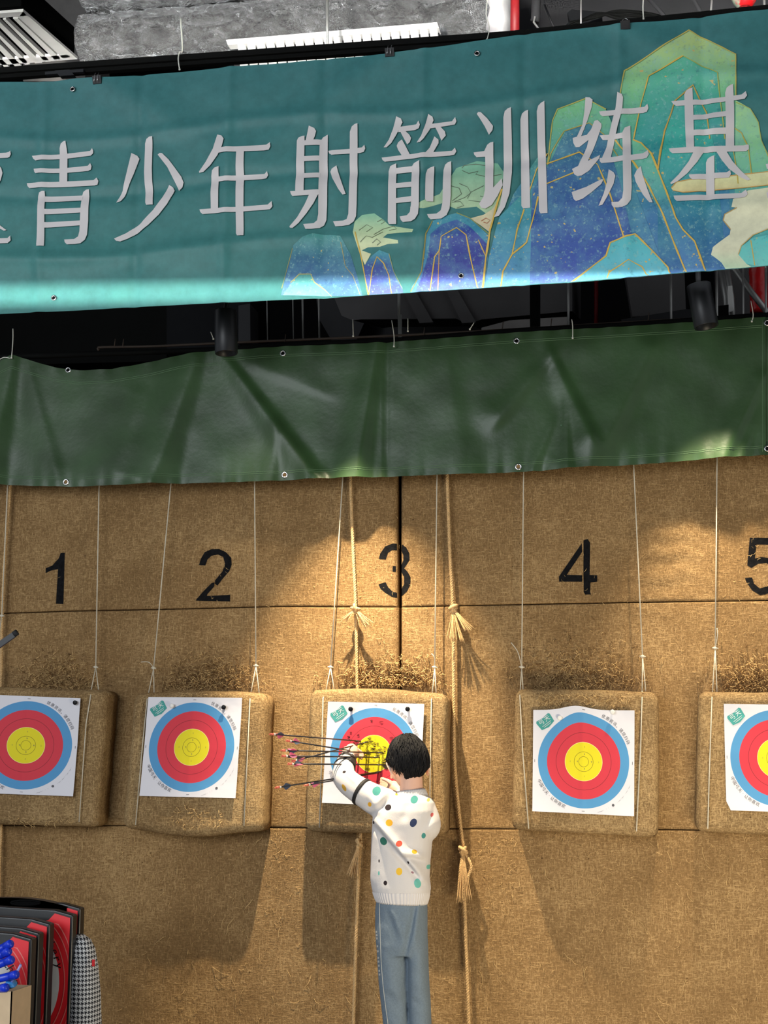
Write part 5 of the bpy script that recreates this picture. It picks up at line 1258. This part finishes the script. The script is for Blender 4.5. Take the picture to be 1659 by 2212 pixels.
# paths of the arms (px, py, Y, radius in m)
ARM_L = [(846, 1744, -.50, .066), (816, 1730, -.505, .060), (782, 1711, -.50, .053), (755, 1692, -.475, .049), (743, 1676, -.435, .046), (743, 1660, -.39, .041), (747, 1647, -.345, .036), (751, 1637, -.31, .029)]
ARM_R = [(904, 1746, -.50, .066), (918, 1766, -.505, .056), (924, 1784, -.51, .050), (916, 1792, -.475, .046), (900, 1772, -.40, .042), (884, 1740, -.33, .038), (866, 1716, -.275, .029)]
def arm_pts(A, grow=0.0, upto=None):
    pts = smooth_path([P(a, b, c) for a, b, c, r in A], 6)
    rs = [v.x for v in smooth_path([V((r + grow, 0, 0)) for a, b, c, r in A], 6)]
    return pts, rs
def oring(px0, px1, py, Y, depth, n=28, pw=2.4, tilt=0.0):
    c = P((px0 + px1) / 2, py, Y); rx = (px1 - px0) / 2 / S(Y); out = []
    for j in range(n):
        t = 6.2832 * j / n; ct, st = math.cos(t), math.sin(t)
        out.append(c + V((rx * math.copysign(abs(ct) ** (2 / pw), ct), depth * math.copysign(abs(st) ** (2 / pw), st), tilt * ct)))
    return out
# --- body: one continuous surface (head, neck, trunk, arms, hands, legs)
HC = P(881, 1646, -.455)                                     # middle of the head
HM = Matrix.Rotation(math.radians(24), 3, 'Z') @ Matrix.Rotation(math.radians(-9), 3, 'X') @ Matrix.Rotation(math.radians(-4), 3, 'Y')
hp = lambda x, y, z: HC + HM @ V((x, y, z))
body = MB()
body.ball(HC, (.072, .088, .094), 0, 24, 18, HM)
body.ball(hp(0, .022, -.048), (.054, .066, .062), 0, 20, 14, HM)      # jaw
body.ball(hp(0, .050, -.086), (.024, .024, .018), 0, 12, 8, HM)        # chin
body.ball(hp(0, .088, -.030), (.011, .014, .018), 0, 10, 8, HM)        # nose
body.tube([hp(0, .082, .006), hp(0, .094, -.032)], [.006, .009], 8)
for s in (-1, 1):
    body.ball(hp(s * .036, .062, -.040), (.026, .022, .024), 0, 12, 8, HM)      # cheeks
    body.ball(hp(s * .028, .076, .020), (.024, .012, .007), 0, 10, 6, HM)       # brow
    # ear: rim, lobe and hollow
    ec = hp(s * .077, -.010, -.032)
    rim = [hp(s * (.079 + .010 * math.sin(t * .55)), -.006 - .017 * math.cos(t * .55 + .5), -.026 + .030 * math.sin(t * .55 - .6)) for t in range(-1, 9)]
    body.tube(rim, .0058, 8); body.ball(ec, (.006, .016, .026), 0, 10, 8, HM); body.ball(hp(s * .078, -.004, -.056), (.006, .009, .010), 0, 8, 6, HM)
neck0 = P(889, 1722, -.50)
body.tube([hp(0, -.020, -.04), hp(0, -.026, -.075), neck0, P(884, 1745, -.50)], [.05, .046, .050, .066], 20)
body.loft([oring(850, 925, 1722, YC, .05), oring(826, 936, 1740, YC, .075), oring(816, 936, 1780, YC, .085), oring(815, 926, 1850, YC, .085), oring(815, 916, 1930, YC, .085), oring(822, 914, 1985, YC, .088), oring(826, 912, 2040, YC, .085)])
for A in (ARM_L, ARM_R):
    pts, rs = arm_pts(A, -.010); body.tube(pts, rs, 14)
LEG_L = [(850, 2000, -.50, .058), (850, 2060, -.50, .054), (852, 2120, -.50, .052), (856, 2180, -.49, .046), (858, 2240, -.50, .042), (858, 2290, -.51, .036)]
LEG_R = [(888, 2000, -.50, .052), (898, 2060, -.50, .044), (903, 2120, -.50, .044), (906, 2180, -.49, .042), (908, 2240, -.50, .042), (908, 2290, -.51, .036)]
for A in (LEG_L, LEG_R):
    pts, rs = arm_pts(A, -.008); body.tube(pts, rs, 14)
# hands
def finger(base, dirs, lens, r):
    pts = [V(base)]
    for d, l in zip(dirs, lens): pts.append(pts[-1] + V(d).normalized() * l)
    sp = smooth_path(pts, 4); k = len(sp)
    body.tube(sp, [r * (1 - .28 * i / (k - 1)) for i in range(k)], 10); body.ball(sp[-1], r * .74, 0, 8, 6)
# left hand: closed over the arrow shafts, seen from the back
wl = P(751, 1637, -.31); kn = P(762, 1619, -.262)
body.tube([P(747, 1644, -.33), wl, wl.lerp(kn, .45), kn], [.027, .026, .036, .031], 16)
for k in range(4):
    t = k / 3
    b_ = P(753 + 15 * t, 1612 + 9 * t, -.262 + .006 * t)
    down = V((.35 + .15 * t, .35 - .2 * t, -.75)); 
    finger(b_ + V((0, -.004, 0)), [(.55, .55, .10 - .2 * t), (.55, .15, -.85), (-.25, -.55, -.75)], [.024, .023 + .002 * (k in (1, 2)), .017], .0098 - .0006 * k)
finger(P(744, 1630, -.295), [(-.15, .5, .62), (.1, .75, .35), (.6, .6, -.1)], [.024, .024, .018], .0102)
# right hand: reaching under the arrows, fingers forward
wr = P(864, 1713, -.272); kr = P(846, 1697, -.235)
body.tube([P(868, 1719, -.29), wr, wr.lerp(kr, .5), kr], [.027, .024, .029, .026], 16)
for k in range(4):
    t = k / 3
    b_ = P(846 - 3 * t, 1690 + 14 * t, -.232 - .01 * t)
    finger(b_, [(-.85, .25, .35 - .2 * t), (-.8, .35, .28 - .3 * t), (-.6, .6, .05 - .2 * t)], [.024, .021, .016], .0082 - .0005 * k)
finger(P(851, 1700, -.262), [(-.65, -.1, .62), (-.75, .25, .5), (-.8, .35, .2)], [.022, .024, .018], .0090)
bd = remeshed(body, .0042, 2)
def shift_child(mb, name, mats, parent=child, **k): return mb.build(name, mats, parent, normals=False, **k)
skin_o = shift_child(bd, 'body', M['skin'])
# eyes, lips
for s in (-1, 1):
    eb = MB(); eb.ball(hp(s * .028, .0785, .000), .0105, 0, 14, 10, HM); eb.build('eye', M['print_white'], child)
    ib = MB(); ib.ball(hp(s * .028, .0865, .000), (.005, .0028, .005), 0, 10, 8, HM); ib.build('iris', M['pin_black'], child)
lp = MB(); lp.tube(smooth_path([hp(-.019, .080, -.066), hp(-.007, .087, -.062), hp(0, .087, -.064), hp(.007, .087, -.062), hp(.019, .080, -.066)], 3), [.003] * 13, 6); lp.tube([hp(-.014, .081, -.070), hp(0, .086, -.072), hp(.014, .081, -.070)], .0034, 6)
M['lip'] = plain('lip', (196, 120, 108), .45); lp.build('mouth', M['lip'], child)
# --- hair: cap plus strands swept from the crown
def hair_limit(az):      # lowest elevation of the hair for each direction (0 = face, pi = nape)
    a = abs((az + math.pi) % (2 * math.pi) - math.pi)
    return interp([(0, .50), (.5, .42), (1.0, .22), (1.35, -.02), (1.55, .06), (1.75, -.02), (2.0, -.26), (2.35, -.58), (2.7, -.96), (3.2, -1.22)], a)
hair = MB(); NA = 72; rows = []
def hair_pt(az, el, add=0.0):
    x, y, z = math.sin(az) * math.cos(el), math.cos(az) * math.cos(el), math.sin(el)
    k = 1.0 + .05 * nz(x * 2.2, y * 2.2, z * 2.2 + 4) + .03 * nz(az * 5, el * 1.5, 8)
    back = max(0, -y); k *= 1 - .13 * max(0, -el - .35)
    R_ = V((.086 + add, .100 + add + .004 * back, .109 + add)) * k
    return hp(x * R_.x, y * R_.y - .004, z * R_.z + .004)
for i in range(25):
    t = i / 24; row = []
    for j in range(NA):
        az = 6.2832 * j / NA; lo = hair_limit(az) + .05 * nz(az * 9, 3); el = 1.5 - (1.5 - lo) * t
        add = -.016 * max(0, (t - .86) / .14) ** 2
        row.append(hair_pt(az, el, add))
    rows.append(row)
for t in (0.97, 0.6, 0.2):                      # turned under, back to the scalp
    row = []
    for j in range(NA):
        az = 6.2832 * j / NA; lo = hair_limit(az) + .05 * nz(az * 9, 3); el = 1.5 - (1.5 - lo) * t
        x, y, z = math.sin(az) * math.cos(el), math.cos(az) * math.cos(el), math.sin(el)
        row.append(hp(x * .066, y * .082, z * .088))
    rows.append(row)
hair.loft(rows)
rnd = random.Random(11)
whorl = (2.6, 1.05)                              # azimuth, elevation of the crown whorl
for _ in range(1500):
    az = rnd.uniform(0, 6.2832); lo = hair_limit(az)
    e0 = rnd.uniform(lo + .1, 1.45); ln = rnd.uniform(.35, .75); e1 = max(lo - rnd.uniform(.0, .07), e0 - ln)
    tw = rnd.uniform(-.25, .35); n_ = 6; pts = []; lift = rnd.uniform(.0003, .0025)
    for i in range(n_):
        t = i / (n_ - 1); el = e0 + (e1 - e0) * t; a2 = az + tw * t
        pts.append(hair_pt(a2, el, lift * math.sin(math.pi * min(1, t + .12)) + .0012 - .005 * max(0, t - .8)))
    w_ = rnd.uniform(.0012, .0024)
    hair.tube(pts, [w_ * .5, w_, w_, w_, w_ * .8, w_ * .2], 4, cap=False)
hair.build('hair', M['hair'], child)
# --- glasses: temples over the ears, rims in front
gb = MB()
for s in (-1, 1):
    gb.tube([hp(s * .072, .070, .004), hp(s * .083, .030, .004), hp(s * .085, -.010, -.002), hp(s * .084, -.026, -.034)], .0021, 6)
    gb.tube([hp(s * .033 + .026 * math.cos(t * .349), .098 - abs(s * .033 + .026 * math.cos(t * .349)) * .22, .0 + .020 * math.sin(t * .349)) for t in range(19)], .0018, 6)
gb.tube([hp(-.008, .098, .004), hp(.008, .098, .004)], .0018, 6)
gb.build('glasses', M['glasses'], child)
# --- sweater
sw = MB()
RINGS = [(858, 921, 1714, .052), (846, 928, 1721, .060), (824, 940, 1733, .085), (808, 944, 1752, .104), (803, 941, 1780, .110), (802, 934, 1820, .108), (801, 930, 1860, .108), (800, 928, 1895, .110), (803, 931, 1918, .112), (808, 928, 1932, .108), (812, 922, 1942, .101)]
sw.loft([oring(a, b, c, YC, d) for a, b, c, d in RINGS])
for A in (ARM_L, ARM_R):
    pts, rs = arm_pts(A, .0035); sw.tube(pts, rs, 20)
sw = remeshed(sw, .0052, 5)
def fold_seg(px, py, x0, y0, x1, y1, wd):
    dx, dy = x1 - x0, y1 - y0; L2 = dx * dx + dy * dy; t = ((px - x0) * dx + (py - y0) * dy) / L2; d = ((px - x0) * dy - (py - y0) * dx) / math.sqrt(L2)
    return math.exp(-(d / wd) ** 2) * (1 / (1 + math.exp(-(t + .0) * 14))) * (1 / (1 + math.exp((t - 1.0) * 14))), d
def proj(p):
    d = V(p) - CAM; k = FPX / d.dot(FWD); return 829.5 + d.dot(RGT) * k, 1106 - d.dot(UPV) * k
SF = [(802, 1778, 905, 1900, 7, -.012), (812, 1775, 915, 1893, 9, .014), (868, 1842, 915, 1850, 8, .010), (872, 1850, 920, 1862, 5, -.006), (850, 1705, 822, 1765, 8, -.006), (836, 1708, 812, 1740, 7, .006), (795, 1716, 830, 1770, 9, .004), (895, 1905, 930, 1898, 7, .008), (880, 1735, 872, 1770, 8, -.004), (785, 1745, 800, 1770, 8, .004), (918, 1800, 940, 1775, 8, .006), (745, 1668, 770, 1690, 5, .004), (752, 1660, 776, 1684, 4, -.004)]
for i, p in enumerate(sw.v):
    px, py = proj(p); y = .0015 * nz(px / 18, py / 18, p.y * 12)
    for x0, y0, x1, y1, wd, amp in SF:
        f, d = fold_seg(px, py, x0, y0, x1, y1, wd); y += 1.6 * amp * f
    if p.y < YC + .02: sw.v[i] = V((p.x, p.y - y, p.z))
sweater = shift_child(sw, 'sweater', M['sweater'])
def ribbed(a0, a1, n, ribs, amp, mid=None):
    """a knitted rib band between two rings of the same axis"""
    mb = MB(); rows = []
    k = 6
    for i in range(k + 1):
        t = i / k; row = []
        for j in range(n):
            th = 6.2832 * j / n; p = a0(th).lerp(a1(th), t); c = a0(th + math.pi).lerp(a1(th + math.pi), t); o = ((p + c) / 2)
            row.append(p + (p - o).normalized() * (amp * (.5 + .5 * math.cos(th * ribs)) + .002 * math.sin(math.pi * t)))
        rows.append(row)
    inner = [[p + (((rows[0][0] + rows[0][n // 2]) / 2) - p).normalized() * .006 for p in rows[-1]]]
    mb.grid(rows + inner, closed=True); return mb
def ringf(px0, px1, py, depth, dz=0.0, Y=YC):
    c = P((px0 + px1) / 2, py, Y); rx = (px1 - px0) / 2 / S(Y)
    return lambda th: c + V((rx * math.copysign(abs(math.cos(th)) ** .83, math.cos(th)), depth * math.copysign(abs(math.sin(th)) ** .83, math.sin(th)), dz * math.cos(th)))
ribbed(ringf(806, 928, 1926, .1085), ringf(815, 922, 1951, .100, -.004), 360, 60, .0026).build('hem_band', M['rib'], sweater, normals=False)
ribbed(ringf(853, 924, 1722, .060, .004, -.495), ringf(859, 917, 1706, .055, .006, -.49), 260, 44, .002).build('neck_band', M['rib'], sweater, normals=False)
def cuff(A, name):
    pts, rs = arm_pts(A, .0045); mb = MB(); mb.tube(pts[-5:], [r * 1.0 for r in rs[-5:]], 24, cap=False); return mb.build(name, M['rib'], sweater)
cuff(ARM_L, 'cuff'); cuff(ARM_R, 'cuff')
# arm guard on the left sleeve: three black straps and the pad on the inner forearm
guard = empty('arm_guard', P(745, 1660, -.40)); guard.parent = child; guard.location = V(P(745, 1660, -.40)) - PL
pts, rs = arm_pts(ARM_L, .0062)
def strap(i, wd, squeeze=1.0):
    t = (pts[i + 1] - pts[i - 1]).normalized(); mb = MB()
    mb.tube([pts[i] - t * wd, pts[i] - t * wd * .9, pts[i] + t * wd * .9, pts[i] + t * wd], [rs[i] - .003, rs[i], rs[i], rs[i] - .003], 24); mb.build('strap', M['strap'], guard)
strap(12, .0085); strap(31, .0055); strap(37, .008)
pad = MB()
rowp = []
for i in range(30, 40):
    t = (pts[min(i + 1, len(pts) - 1)] - pts[i - 1]).normalized(); sd = t.cross(V((0, -1, 0))).normalized(); up = sd.cross(t)
    rowp.append([pts[i] + (sd * math.cos(a) + up * math.sin(a)) * (rs[i] + .002) for a in [(-.9 + .22 * k) for k in range(9)]])
pad.grid(rowp); po = pad.build('pad', M['strap'], guard); sm = po.modifiers.new('thickness', 'SOLIDIFY'); sm.thickness = .003
# --- trousers
tr = MB()
tr.loft([oring(814, 922, 1940, YC, .098), oring(811, 923, 1965, YC, .102), oring(811, 923, 2000, YC, .104), oring(813, 923, 2040, YC, .100), oring(816, 922, 2062, YC, .088)])
tr.loft([oring(814, 874, 2030, YC, .088), oring(816, 883, 2075, YC, .082), oring(819, 881, 2120, YC, .076), oring(823, 882, 2160, YC, .070), oring(829, 884, 2212, YC, .066), oring(834, 884, 2262, YC, .062), oring(836, 884, 2290, YC, .058)])
tr.loft([oring(872, 923, 2030, YC, .086), oring(884, 924, 2075, YC, .080), oring(883, 926, 2120, YC, .074), oring(884, 929, 2160, YC, .068), oring(886, 931, 2212, YC, .064), oring(886, 930, 2262, YC, .062), oring(888, 928, 2290, YC, .058)])
tr = remeshed(tr, .0055, 4)
TF = [(898, 1950, 872, 2075, 6, -.012), (906, 1950, 895, 2050, 7, .008), (846, 1960, 868, 2020, 8, .009), (838, 1975, 860, 2040, 7, -.005), (862, 1975, 880, 2010, 6, .006), (830, 2040, 850, 2130, 12, .006), (835, 2130, 872, 2150, 10, .006), (840, 2150, 866, 2190, 8, -.005), (890, 2120, 925, 2140, 9, .005), (890, 2160, 925, 2185, 7, -.006), (835, 2200, 870, 2215, 9, .006), (895, 2080, 922, 2100, 9, .004)]
for i, p in enumerate(tr.v):
    px, py = proj(p); y = .002 * nz(px / 22, py / 30, p.y * 9)
    for x0, y0, x1, y1, wd, amp in TF: y += amp * fold_seg(px, py, x0, y0, x1, y1, wd)[0]
    tr.v[i] = V((p.x, p.y - y * (1 if p.y < YC + .02 else 0), p.z))
trouser = shift_child(tr, 'trousers', M['trouser'])
pp = MB()
SIDE = [(820, 1950), (821, 1990), (822, 2030), (824, 2080), (828, 2130), (834, 2180), (839, 2220), (842, 2285)]
def side_pt(px, py, dy=0.0):
    # on the back left of the trouser leg
    return P(px, py, YC - .062 + dy)
from mathutils.bvhtree import BVHTree
bvt = BVHTree.FromPolygons([tuple(p) for p in tr.v], tr.f)
def on_trouser(px, py, off=.0012):
    d = ray(px, py).normalized(); h = bvt.ray_cast(CAM, d)
    return (h[0] + h[1] * off) if h[0] else P(px, py, YC - .06)
pp.tube([on_trouser(a.x, a.z) for a in smooth_path([V((x, 0, y)) for x, y in SIDE], 8)], .0014, 6); pp.build('side_piping', M['piping'], trouser)
# a row of tiny pale print marks beside the piping, too small to read
tx = MB()
for i, y in enumerate((2013, 2020, 2027, 2044, 2055, 2069, 2077, 2086, 2097, 2105)):
    x = 813.8 + (y - 2013) * .072; q = [on_trouser(x + a, y + b, .0016) for a, b in ((-1.6, -2.2), (1.8, -2.4), (2.1, 2.0), (-1.4, 2.4))]
    tx.face([tx.vert(p) for p in q])
tx.build('side_print', M['piping'], trouser, normals=False)
# shoes
for lx, s in ((859, -1), (908, 1)):
    c = P(lx, 2290, -.47); sh = MB(); zc = FZ
    for_ = [(-.09, .028, .05), (-.06, .036, .062), (0, .038, .06), (.06, .042, .045), (.10, .038, .034), (.125, .02, .022)]
    sh.loft([[V((c.x + hw * math.cos(t * .3927), YC + .02 + yy, zc + hh * .5 + hh * .5 * math.sin(t * .3927))) for t in range(16)] for yy, hw, hh in for_])
    sh.build('shoe', M['print_white'], child)

# ------------------------------------------------------------------ archery set boxes, bag, blue arrows at the lower left
M['set_red'] = plain('red_print_card', (240, 40, 50), .38, vary=.04)
M['set_redline'] = plain('pale_red_line', (246, 130, 124), .4)
M['set_black'] = plain('black_plastic_tray', (26, 28, 30), .35)
M['set_white'] = plain('white_print_card', (226, 228, 230), .45)
def archery_box(name, tr_, tl, Y, label, hgt, wd_px, handle=False):
    """a tall red card in a black plastic tray; tr_ = its top right corner in the picture"""
    A = P(*tr_, Y); s = S(Y); W = wd_px / s
    e = empty(name, V((A.x - W / 2, Y, FZ)), label, 'archery set', 'boxed archery sets standing in a row')
    H = A.z - FZ
    X0 = A.x - W; ch = .055                              # cut corners at the top left, sloping top
    outline = [V((X0, Y, FZ)), V((A.x, Y, FZ)), V((A.x, Y, FZ + H)), V((A.x - .075, Y, FZ + H + .018)), V((X0 + .03, Y, FZ + H + .03)), V((X0, Y, FZ + H - .02))]
    mb = MB(); mb.prism(outline, (0, .045, 0)); tray = mb.build('tray', M['set_black'], e, smooth=False)
    bv = tray.modifiers.new('edge', 'BEVEL'); bv.width = .006; bv.segments = 3
    f = .010
    cx, cz = A.x - 108 / s, FZ + H - 148 / s
    mb = MB(); card = [(X0 + f, FZ + f), (A.x - f, FZ + f), (A.x - f, FZ + H - f), (A.x - .073, FZ + H + .006), (A.x - .098, FZ + H - .02), (X0 + .06, FZ + H - .06), (X0 + f, FZ + H - .1)]
    fn = lambda o: (lambda x, z: V((x, Y - o, z)))
    mb.fill(card, fn(.004), 0)
    R0 = 82 / s
    def ringpoly(r0, r1, m, o):
        n = 64; rows = []
        for r in (r0, r1): rows.append([V((max(X0 + f, min(A.x - f, cx + r * math.cos(6.2832 * k / n))), Y - o, max(FZ + f, min(FZ + H - .03, cz + 1.4 * r * math.sin(6.2832 * k / n))))) for k in range(n)])
        mb.grid(rows, m, closed=True)
    n = 48; mb.fill([(cx + R0 * math.cos(6.2832 * k / n), cz + 1.4 * R0 * math.sin(6.2832 * k / n)) for k in range(n)], fn(.0055), 1)
    for r in (1.14, 1.30, 1.42): ringpoly(R0 * r, R0 * r + .0035, 2, .005)
    for i, c_ in enumerate('Archery'):
        a = math.radians(68 - i * 8.2); r = R0 * 1.03
        put_glyph(mb, c_, cx + r * math.cos(a), cz + 1.4 * r * math.sin(a), 0.046, a - math.pi / 2 - .2, fn(.0065), 3)
    mb.build('printed_card', [M['set_red'], M['set_white'], M['set_redline'], M['set_black']], e, smooth=False, normals=False)
    if handle:
        mb = MB(); q = []
        xs = [X0 - .02 + (W * .86 + .02) * i / 14 for i in range(15)]
        top = [V((x, Y - .002, FZ + H + .036 - .03 * ((i - 5) / 9) ** 2 * (1 if i > 5 else .3))) for i, x in enumerate(xs)]
        bot = [V((x, Y - .002, FZ + H - .05)) for x in xs[::-1]]
        mb.fill([(p.x, p.z) for p in top + bot], lambda x, z: V((x, Y - .008, z)), 0)
        b0 = len(mb.v); mb.prism([p + V((0, -.006, 0)) for p in top + bot], (0, .05, 0))
        mb.build('handle_panel', M['set_black'], e, smooth=False)
        mb = MB(); hq = [P(20 + 35 + 32 * math.cos(t * .3927), 1950 + 5 * math.sin(t * .3927), Y - .012) for t in range(16)]
        mb.tube(hq + [hq[0]], .004, 6); mb.face([mb.vert(p) for p in hq]); mb.build('handle_grip', M['dark_wall'], e)
    return e
archery_box('archery_set_box', (174, 1962), None, -1.00, 'rearmost boxed archery set with the black handle panel', 0, 225, True)
archery_box('archery_set_box', (158, 1977), None, -1.08, 'second boxed archery set from the back, next to the houndstooth bag', 0, 225)
archery_box('archery_set_box', (108, 1996), None, -1.20, 'middle boxed archery set of the row', 0, 225)
archery_box('archery_set_box', (85, 2016), None, -1.28, 'second boxed archery set from the front', 0, 225)
archery_box('archery_set_box', (69, 2028), None, -1.36, 'frontmost boxed archery set, behind the blue toy arrows', 0, 225)
def hound_mat():
    m, nt, N, L, B = new_mat('houndstooth_cloth'); tc = N.new('ShaderNodeTexCoord'); sep = N.new('ShaderNodeSeparateXYZ'); L.new(tc.outputs['Object'], sep.inputs[0])
    def mth(op, a, b=None, c=None):
        n = N.new('ShaderNodeMath'); n.operation = op
        for i, q in enumerate((a, b, c)):
            if q is None: continue
            if isinstance(q, (int, float)): n.inputs[i].default_value = q
            else: L.new(q, n.inputs[i])
        return n.outputs[0]
    p = .0165
    u = mth('DIVIDE', mth('ADD', sep.outputs['X'], mth('MULTIPLY', sep.outputs['Y'], .7)), p); v = mth('DIVIDE', sep.outputs['Z'], p)
    fu, fv = mth('FRACT', mth('ADD', u, 100)), mth('FRACT', mth('ADD', v, 100))
    wa = mth('LESS_THAN', fu, .5); wb = mth('LESS_THAN', fv, .5)
    tw = mth('LESS_THAN', mth('FRACT', mth('MULTIPLY', mth('ADD', mth('ADD', u, v), 100), 2)), .5)
    a = mth('ADD', mth('MULTIPLY', tw, wa), mth('MULTIPLY', mth('SUBTRACT', 1, tw), wb))
    mx = N.new('ShaderNodeMix'); mx.data_type = 'RGBA'; L.new(a, mx.inputs['Factor']); mx.inputs['A'].default_value = lin((232, 236, 240)) + (1,); mx.inputs['B'].default_value = lin((34, 38, 48)) + (1,)
    L.new(mx.outputs['Result'], B.inputs['Base Color']); B.inputs['Roughness'].default_value = .9; return m
M['hound'] = hound_mat()
Yb = -1.0
bag = MB(); prof = [(1, 2330, 150, 219, .09), (1, 2212, 152, 216, .085), (1, 2150, 154, 213, .08), (1, 2090, 156, 209, .07), (1, 2050, 158, 203, .055), (1, 2030, 160, 194, .04), (1, 2018, 162, 180, .02)]
bag.loft([oring(a, b, py, Yb, d) for _, py, a, b, d in prof])
for i, p in enumerate(bag.v): bag.v[i] = p + V((.004 * nz(p.z * 14, p.x * 20), .006 * nz(p.x * 30, p.z * 10, 3), 0)) if p.z > FZ + .01 else V((p.x, p.y, max(p.z, FZ + .002)))
bg = empty('cloth_bag', V((P(185, 2300, Yb).x, Yb, FZ)), 'black and white houndstooth cloth bag beside the archery sets', 'bag')
bag.build('cloth', M['hound'], bg)
mb = MB(); c = P(202, 2080, Yb - .062); mb.box(c - V((.005, .003, .012)), c + V((.005, .001, .012))); mb.build('tag_label', M['set_red'], bg, smooth=False)
# cardboard box with blue toy arrows
M['card'] = plain('brown_cardboard', (226, 198, 160), .85)
M['toy_blue'] = plain('blue_plastic', (26, 60, 214), .3); M['toy_light'] = plain('light_blue_rubber', (64, 150, 226), .4); M['toy_shaft'] = plain('lavender_shaft', (160, 166, 230), .3)
Yx = -1.62
mb = MB(); q0 = P(26, 2142, Yx); x1 = q0.x; x0 = x1 - .34; zt = q0.z
for lo, hi in (((x0, Yx, FZ), (x1, Yx + .004, zt)), ((x0, Yx + .16, FZ), (x1, Yx + .164, zt)), ((x0, Yx, FZ), (x0 + .004, Yx + .164, zt)), ((x1 - .004, Yx, FZ), (x1, Yx + .164, zt)), ((x0, Yx, FZ), (x1, Yx + .164, FZ + .004))): mb.box(lo, hi)
tag(mb.build('cardboard_box', M['card'], None, smooth=False), 'open brown cardboard box holding blue toy arrows', 'box')
def toy(p0, p1, label, cup=False):
    e = empty('toy_arrow', P(*p0, Yx + .05), label, 'toy arrow', 'blue toy arrows in the cardboard box')
    a, b = P(*p0, Yx + .06), P(*p1, Yx - .0); d = (b - a).normalized()
    mb = MB(); mb.tube([a, b], .0045 if cup else .0135, 10); mb.build('shaft', M['toy_shaft'] if cup else M['toy_blue'], e)
    if cup:
        c = P(24, 2124, Yx + .03); mb = MB(); mb.tube([c - d * .018, c - d * .002, c + d * .004], [.010, .019, .021], 16); mb.build('suction_cup', M['toy_light'], e)
    else:
        mb = MB(); mb.tube([b - d * .02, b + d * .006, b + d * .012], [.0145, .0155, .012], 10); mb.build('end_cap', M['toy_blue'], e)
toy((-70, 2085), (20, 2040), 'topmost blue toy arrow in the cardboard box')
toy((-70, 2098), (16, 2056), 'second blue toy arrow from the top in the cardboard box')
toy((-70, 2110), (22, 2074), 'third blue toy arrow from the top in the cardboard box')
toy((-60, 2128), (32, 2106), 'blue toy arrow just above the light blue suction cup')
toy((-70, 2150), (10, 2134), 'lowest blue toy arrow in the cardboard box')
toy((10, 2150), (45, 2084), 'lavender toy arrow with a light blue suction cup', True)
